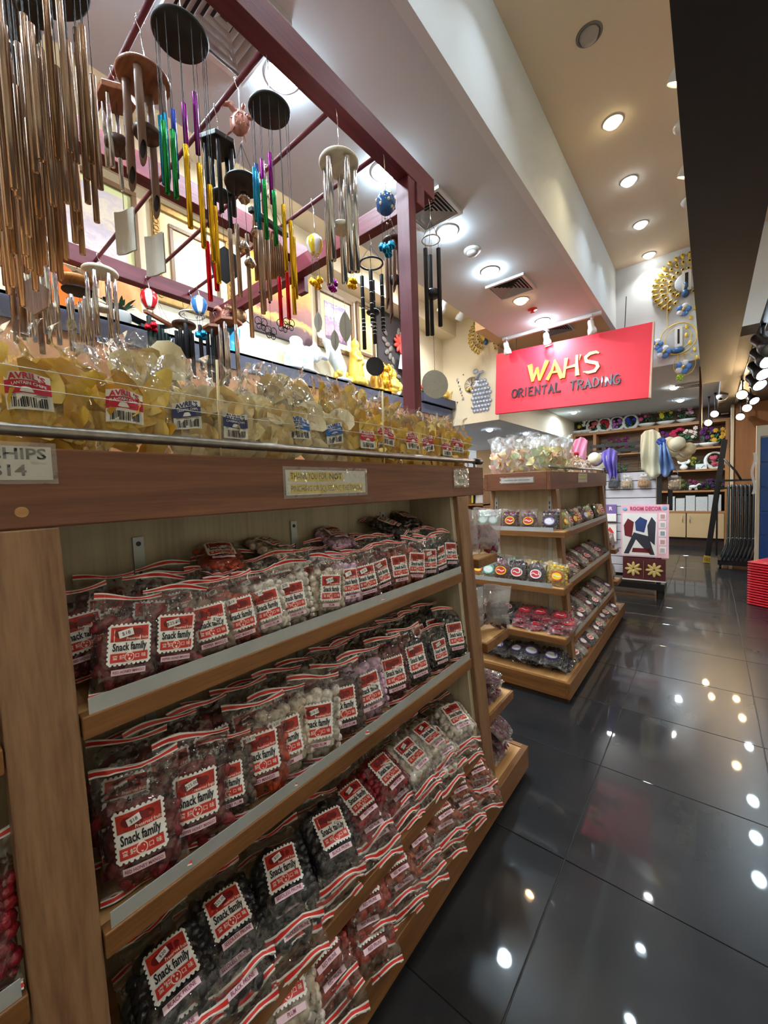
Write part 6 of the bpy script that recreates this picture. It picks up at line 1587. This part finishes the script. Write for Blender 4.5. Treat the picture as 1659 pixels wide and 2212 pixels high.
# hats and scarves on the stand
def hat(label, loc, rot, m_crown, m_band, r=.13):
    t = thing('sun_hat', label, 'hat', loc, rot, 'hats on the stand')
    B().lathe([(.0005, .11), (r * .45, .108), (r * .62, .085), (r * .68, .04), (r * .72, .0)], 26).build('crown', m_crown, t, True)
    b = B(); n = 30
    b.grid(lambda u, v: ((r * .7 + r * .38 * v) * math.cos(2 * PI * u), (r * .7 + r * .38 * v) * math.sin(2 * PI * u), -.04 * v * v + .018 * v * math.sin(6 * PI * u + 1)), n, 4)
    b.build('brim', m_crown, t, True)
    B().lathe([(r * .70, .03), (r * .735, .015), (r * .73, .0)], 26).build('band', m_band, t, True)
    return t
M_hat = P('hat_cream', (232, 222, 196), .8, bump=.4, bscale=300); M_hat2 = P('hat_straw', (222, 200, 160), .8, bump=.4, bscale=300); M_organza = P('organza_cream', (236, 232, 206), .7); M_orgb = P('organza_blue', (130, 160, 214), .6); M_orgp = P('organza_pink', (236, 160, 196), .6); M_orgv = P('organza_violet', (130, 116, 206), .6)
hat('cream cloche hat facing forward on the stand corner', (-.30, 5.33, 1.70), (1.2, .55, .5), M_hat, M_hat2, .105)
hat('straw hat behind the cream cloche on the stand corner', (-.22, 5.42, 1.64), (1.3, .6, .6), M_hat2, M_hat, .105)
hat('cream hat with violet scarf seen behind the far gondola top', (-1.05, 5.36, 1.60), (1.2, -.3, -.3), M_hat, M_orgv, .11)
def drape(label, mt, top, wtop, wbot, ln, ph, lean=(0, 0), mt2=None):
    o = B().grid(lambda u, v: (top[0] + (u - .5) * (wtop + (wbot - wtop) * v) + lean[0] * v, top[1] - .05 - .06 * math.sin(PI * min(1, v * 1.3)) + .03 * math.sin(16 * u + ph + 5 * v) + lean[1] * v, top[2] - ln * v * (1 - .12 * math.cos(7 * u + ph)) + .05 * math.sin(PI * u) * (1 - v)), 24, 14).build('scarf', mt, None, True)
    so = o.modifiers.new('thickness', 'SOLIDIFY'); so.thickness = .004
    tag(o, label, 'scarf', 'scarves on the stand'); return o
drape('cream organza scarf draped over the stand corner', M_organza, (-.52, 5.42, 1.85), .18, .30, .44, .4, (.07, 0))
drape('blue organza scarf hanging beside the cream one', M_orgb, (-.40, 5.36, 1.72), .06, .16, .32, 1.2, (.06, 0))
drape('pink organza scarf hanging behind the far gondola top', M_orgp, (-1.23, 5.40, 1.84), .16, .22, .42, 2.0, (-.06, 0))
drape('violet organza scarf hanging from the stand grid', M_orgv, (-.92, 5.42, 1.68), .16, .08, .30, 3.0, (.04, 0))
t = thing('scarf_rose', 'dark blue fabric rose tied above the blue scarf', 'ornament', (-.41, 5.28, 1.75))
for k in range(9): B().ell((.022 * math.cos(k * 2.4) * (1 if k else 0), -.005 * k * .3, .02 * math.sin(k * 2.4) * (1 if k else 0)), (.024, .012, .02), 8, 6, ry(k * .8)).build('petal', P('rose_blue', (44, 76, 170), .5), t, True)

# ================================================================== far wall shelving with flower arrangements
M_fs = M_farwood
t = thing('wall_shelving', 'tall wooden wall shelving with cabinets at the far end', 'shelving', (0, 0, 0))
YF, YB = 9.8, 10.19
B().box(-2.41, .30, YB - .02, YB, .15, 2.72).build('back_panel', P('far_back', (120, 92, 66), .6), t)
for x in (-2.39, -1.97, -.837, .25): B().box(x - .03, x + .03, YF, YB - .02, .0, 2.41).build('upright', M_farwoodz, t)
for z in (2.41, 1.928, 1.507, 1.103, .697):
    for (a, b_) in ((-2.36, -2.0), (-1.94, -.867), (-.807, .22)):
        B().box(a, b_, YF, YB - .02, z - .035, z).build('shelf', M_fs, t)
B().box(-2.42, .29, YF - .01, YB, 2.41, 2.43).build('top_board', M_fs, t)
B().box(-2.38, .25, YF + .05, YB - .02, 0, .17).build('plinth', P('plinth_dark', (58, 40, 28), .6), t)
for (a, b_) in ((-.80, -.36), (-.345, .215), (-1.9, -1.42), (-1.41, -.9)):
    d = B().box(a, b_, YF - .012, YF + .008, .18, .655).build('door', P('door_maple', (206, 172, 126), .5), t, bevel=.003)
    hx = b_ - .05 if a < -.5 else a + .05
    B().path([(hx, YF - .012, .48), (hx, YF - .035, .49), (hx, YF - .035, .59), (hx, YF - .012, .60)], .006, 6).build('handle', M_chrome, d, True)
for i, (a, b_, h_) in enumerate(((-.52, -.38, .20), (-.365, -.22, .24), (-.21, -.03, .22), (-.02, .17, .25), (-.66, -.54, .23))):
    o = B().box(a, b_, YF + .03, YF + .25, .70, .70 + h_ * 1.25).build('carton', P('speckled_white', (206, 204, 200), .7, var=.25, vscale=70)); tag(o, 'speckled white carton on the counter shelf, %s from the slatwall' % NTH[i], 'box', 'white cartons on the far shelving')
LEAF = P('leaf_green', (44, 92, 50), .5)
def arrangement(label, loc, pot, colr, n=9, s=1.0, seedv=0, tall=1.0):
    r = random.Random(seedv + 400); t = thing('flower_arrangement', label, 'flowers', loc, group='flower arrangements on the far shelving')
    mt = P('bloom_%d_%d_%d' % colr, colr, .55, var=.15, vscale=30)
    if pot == 'ring':
        pts = [(.125 * s * math.cos(q), 0, .145 * s + .135 * s * math.sin(q)) for q in [2 * PI * k / 28 for k in range(28)]]
        rad = [(.018 + .022 * (1 - math.sin(2 * PI * k / 28)) / 2) * s for k in range(28)]
        B().path(pts, rad, 10, closed=True).build('moon_vase', M_glw, t, True); c0 = (0, -.02, .12 * s); sp = .075
    elif pot == 'bowl':
        B().lathe([(.0005, 0), (.05 * s, 0), (.09 * s, .03 * s), (.12 * s, .065 * s), (.112 * s, .066 * s), (.0005, .05 * s)], 20, sx=1.2).build('bowl', M_glw, t, True); c0 = (0, 0, .15 * s * tall); sp = .10
    else:
        B().lathe([(.0005, 0), (.06 * s, 0), (.09 * s, .02 * s), (.09 * s, .03 * s), (.0005, .025 * s)], 18).build('dish', P('dish_dark', (60, 50, 48), .4), t, True); c0 = (0, 0, .12 * s * tall); sp = .11
    for k in range(n):
        c = Vector((c0[0] + r.uniform(-sp, sp) * s, c0[1] + r.uniform(-.05, .03) * s, c0[2] + r.uniform(-.05, .09) * s * tall))
        b = B(); q = r.uniform(.022, .036) * s
        for j in range(6):
            a = 2 * PI * j / 6 + k; b.ell(c + Vector((q * .6 * math.cos(a), -.3 * q, q * .6 * math.sin(a))), (q * .55, q * .35, q * .42), 6, 5, ry(-a))
        b.ell(c + Vector((0, -.5 * q, 0)), q * .4, 6, 5)
        b.build('blossom', mt, t, True)
    lb = B()
    for k in range(14):
        a = r.uniform(0, 6.28); c = Vector((c0[0] + r.uniform(-sp, sp) * s, c0[1] + r.uniform(-.02, .05) * s, c0[2] - .03 * s + r.uniform(-.05, .06) * s))
        lb.ell(c, (.045 * s, .006, .014 * s), 6, 5, ry(a))
    lb.build('foliage', LEAF, t, True, kind='stuff')
    return t
TOPS = [(-2.30, 'bowl', (214, 190, 50), 'yellow blooms in a pale bowl at the shelf end'), (-2.16, 'bowl', (236, 236, 230), 'white blooms in a pale bowl'), (-1.98, 'ring', (220, 110, 100), 'coral blooms in a white moon ring'),
        (-1.74, 'ring', (196, 36, 50), 'red blooms in a white moon ring'), (-1.5, 'ring', (190, 110, 190), 'lilac orchids in a white moon ring'), (-1.25, 'ring', (40, 76, 190), 'royal blue blooms in a white moon ring'),
        (-1.0, 'bowl', (226, 90, 150), 'pink peonies in a white bowl'), (-.70, 'bowl', (226, 214, 60), 'yellow blooms in a wide white bowl'), (-.37, 'bowl', (232, 180, 204), 'pink lilies in a white bowl')]
TX = [-2.33, -2.2, -2.02, -1.80, -1.56, -1.31, -1.026, -.705, -.37]
for i, ((x, p, c, nm), xx) in enumerate(zip(TOPS, TX)): arrangement(nm + ' on the top board', (xx, 9.93, 2.43), p, c, 9, 1.05 if p == 'ring' else 1.15, i, 1.25)
for i, (x, c, nm, p) in enumerate(((-1.75, (96, 20, 60), 'wine red leaves behind the stand grid', 'dish'), (-1.40, (110, 24, 80), 'deep purple blooms behind the stand grid', 'dish'), (-.72, (110, 30, 110), 'purple blooms behind the cream hat', 'dish'), (-.52, (206, 40, 80), 'magenta roses beside the white roses', 'bowl'), (-.31, (244, 216, 200), 'white roses in a white bowl', 'bowl'), (-.02, (100, 30, 106), 'violet blooms by the corner upright', 'bowl'), (.12, (226, 170, 50), 'orange bird-of-paradise blooms by the corner upright', 'dish'))):
    arrangement(nm + ', second shelf', (x, 9.93, 1.93), p, c, 11, 1.2, 20 + i, 1.4)
for i, (x, c, nm, p) in enumerate(((-1.5, (70, 80, 50), 'olive foliage behind the stand grid', 'dish'), (-.24, (160, 150, 40), 'yellow-green foliage behind the white figure', 'dish'), (.07, (206, 90, 110), 'pink blooms in a white moon ring beside the black post', 'ring'))):
    arrangement(nm + ', third shelf', (x, 9.98 if i == 1 else 9.93, 1.51), p, c, 9, 1.1, 40 + i)
for i, (x, c, nm) in enumerate(((-.49, (96, 110, 40), 'olive leaves'), (-.28, (130, 40, 80), 'plum blooms'), (-.05, (70, 30, 80), 'dark violet blooms'), (.1, (60, 40, 70), 'dusky blooms'))):
    arrangement(nm + ' in a dark dish, fourth shelf', (x, 9.95, 1.106), 'dish', c, 9, 1.0, 60 + i)
def lotus(b):
    b.ell((0, 0, .05), (.07, .05, .05), 10, 8); b.ell((0, 0, .13), (.04, .035, .06), 10, 8); b.ell((0, 0, .2), (.03, .03, .035), 8, 6)
    for k in range(6):
        a = PI * k / 5; b.path([(0, 0, .12), (.08 * math.cos(a), 0, .13 + .05 * math.sin(a)), (.10 * math.cos(a), 0, .18 + .05 * math.sin(a))], .014, 6)
o = remesh_blob(lotus, .01, M_glw, 'deity_figurine', None, (-.40, 9.88, 1.51)); tag(o, 'white many-armed figurine on the third shelf', 'figurine')
t = thing('gift_box', 'white box with ink drawing beside the moon ring vase', 'box', (-.13, 9.86, 1.51)); B().box(-.085, .085, -.04, .04, 0, .10).build('carton', M_paper, t); B().path([(.0, -.042, .02), (.03, -.042, .06), (.06, -.042, .04), (.04, -.042, .08)], .004, 5).build('ink_drawing', M_ink, t); B().path([(-.06, -.042, .015), (-.05, -.042, .03), (-.03, -.042, .012)], .003, 5).build('ink_drawing', M_ink, t)
t = thing('shelf_figure', 'white horse figurine in the dark fourth shelf', 'figurine', (-.25, 9.84, 1.106)); B().ell((0, 0, .07), (.07, .03, .035), 10, 8).build('body', M_glw, t, True)
for x in (-.05, -.03, .03, .05): B().path([(x, 0, .06), (x * 1.2, 0, 0)], .009, 6).build('leg', M_glw, t, True)
B().path([(.05, 0, .08), (.09, 0, .12), (.12, 0, .10)], [.02, .016, .012], 8).build('neck', M_glw, t, True)
# notices beside the shelving
t = thing('wall_notice', 'three small white notices on the wood wall above the shelf', 'notice', (.20, 9.78, 2.50))
for k in range(3): B().box(-.05, .06, 0, .004, .055 * k, .055 * k + .045).build('paper', M_paper, t)

# ================================================================== black chair rack, leaning post, red chairs, blue tiles
M_gunm = P('gunmetal', (74, 78, 82), .35, .6); M_rackb = P('rack_black', (26, 26, 28), .4)
t = thing('chair_trolley', 'low black trolley and rail holding folded black chairs', 'rack', (0, 0, 0))
B().box(.10, .62, 7.55, 7.95, .06, .13).build('platform', M_rackb, t)
for (x, y) in ((.13, 7.6), (.58, 7.6), (.13, 7.9), (.58, 7.9)): B().lathe([(.03, -.012), (.03, .012)], 12).build('caster', M_rackb, t, loc=(x, y, .03), rot=(0, PI / 2, 0))
B().box(.08, .62, 7.96, 7.99, 1.27, 1.30).build('rail', M_rackb, t); B().box(.08, .62, 7.96, 7.99, 1.16, 1.185).build('rail', M_rackb, t)
for x in (.09, .6): B().box(x - .012, x + .012, 7.955, 7.985, .13, 1.30).build('upright', M_rackb, t)
B().path([(.16, 7.96, 1.62), (.30, 7.96, 1.42), (.36, 7.96, 1.29)], .014, 8).build('handle_bar', M_rackb, t, True)
def fold_chair(i, x):
    t = thing('folding_chair', '%s folded black chair from the leaning post on the trolley' % NTH[i], 'chair', (x, 7.74, .13), group='folded chairs on the trolley')
    for dy in (-.16, .16):
        B().path([(-.07, dy - .03, .0), (-.045, dy, .10), (-.012, dy, .20), (0, dy, .32), (0, dy, 1.06), (0, dy * .9, 1.09)], .0135, 8).build('leg', M_gunm, t, True)
    B().box(-.012, .012, -.15, .15, .50, .92).build('seat', M_rackb, t, bevel=.004)
    B().box(-.012, .012, -.15, .15, .95, 1.08).build('backrest', M_rackb, t, bevel=.006)
    B().path([(-.012, -.15, .30), (-.012, .15, .30)], .008, 6).build('crossbar', M_gunm, t)
    B().ell((0, -.17, .33), .012, 6, 5).build('rivet', M_chrome, t, True)
for i in range(8): fold_chair(i, .215 + .044 * i)
t = thing('leaning_post', 'long black bar leaning beside the trolley with a yellow foot', 'post', (-.03, 8.0, 0), (0, .105, 0))
B().box(-.035, .035, -.02, .02, .11, 1.92).build('bar', M_rackb, t, bevel=.004)
B().box(-.042, .042, -.026, .026, 0.004, .115).build('foot', P('foot_yellow', (190, 160, 60), .6), t, bevel=.004)
for k in range(4): B().box(-.03 + .018 * k, -.024 + .018 * k, -.0265, -.026, .03, .09).build('groove', M_ink, t)
M_plred = P('plastic_red', (212, 34, 48), .3, coat=.2)
def red_chair(i):
    """low nesting chair: rimmed seat shell with skirt, backrest and side lugs"""
    t = thing('stacking_chair', '%s red plastic chair from the floor in the tall nested stack' % NTH[i], 'chair', (.595, 5.66, .006 + .027 * i), (0, 0, -.45), 'stack of red plastic chairs')
    B().prism([(-.20, -.19), (.20, -.19), (.185, .19), (-.185, .19)], 'z', .012, .022).build('seat', M_plred, t, bevel=.004)
    for (a, b_) in (((-.21, -.2), (.21, -.2)), ((-.21, -.2), (-.195, .19)), ((.21, -.2), (.195, .19))):
        B().path([(a[0], a[1], .008), ((a[0] + b_[0]) / 2 * 1.02, (a[1] + b_[1]) / 2 * 1.02, .004), (b_[0], b_[1], .008)], .0095, 8).build('rim', M_plred, t, True)
    hh = .44 if i == 16 else .05
    B().grid(lambda u, v: (-.19 + .38 * u, .19 + .10 * hh * v + .03 * math.sin(PI * u) * v, .012 + (hh + .06 * math.sin(PI * u) * (hh > .1)) * v), 12, 10).build('backrest', M_plred, t, True).modifiers.new('thickness', 'SOLIDIFY').thickness = .012
for i in range(17): red_chair(i)
M_bluet = P('tile_blue', (36, 88, 160), .25); M_frcream = P('frame_cream', (226, 212, 186), .6)
t = thing('tiled_panel', 'blue tiled panel in a cream frame at the frame edge', 'panel', (0, 0, 0))
B().box(.475, .515, 7.25, 7.3, 0, 2.0).build('frame_post', M_frcream, t); B().box(.515, 1.6, 7.25, 7.3, 1.86, 2.0).build('frame_rail', M_frcream, t)
for a in range(3):
    for k in range(5): B().box(.518 + .31 * a, .825 + .31 * a, 7.262, 7.29, .22 + .325 * k, .54 + .325 * k).build('tile', M_bluet, t, bevel=.003)
B().box(.515, 1.6, 7.291, 7.3, 0, 1.86).build('backing', M_paper, t)
t = thing('torn_paper', 'torn white paper strip taped beside the blue panel', 'paper', (.455, 7.24, 1.1)); B().grid(lambda u, v: (-.02 + .03 * u + .015 * math.sin(9 * v), .004 * math.sin(8 * v), .55 * v), 3, 14).build('sheet', M_paper, t, True)

# ================================================================== distant snack shelf seen between the gondolas
t = thing('distant_shelf', 'distant wooden shelf of bright packets between the gondolas', 'shelf', (-2.75, 5.45, 0))
B().box(-.25, .3, .0, .02, 0, 1.45).build('back', M_oak, t)
for z in (.35, .62, .86, 1.08, 1.3): B().box(-.25, .3, -.24, .0, z - .02, z).build('shelf', M_shelfx, t)
for x in (-.25, .02, .28): B().box(x, x + .02, -.24, .0, 0, 1.45).build('upright', M_trim, t)
for i in range(12):
    z = (.36, .63, .87, 1.09)[i // 3]; x = -2.92 + .17 * (i % 3)
    o = B().grid(lambda u, v: ((u - .5) * .13, -.02 * math.sin(PI * u) * math.sin(PI * v), v * .16), 8, 8).grid(lambda u, v: ((.5 - u) * .13, .02 * math.sin(PI * u) * math.sin(PI * v), v * .16), 8, 8).build('foil_packet', P('packet_%d' % (i % 4), [(190, 40, 50), (40, 70, 160), (226, 200, 60), (236, 232, 226)][i % 4], .3), None, True, (x, 5.34, z), (-.1, 0, 0))
    tag(o, '%s foil packet on the distant shelf, board %s, place %s' % (['red', 'blue', 'yellow', 'white'][i % 4], NTH[i // 3], NTH[i % 3]), 'snack packet', 'packets on the distant shelf')
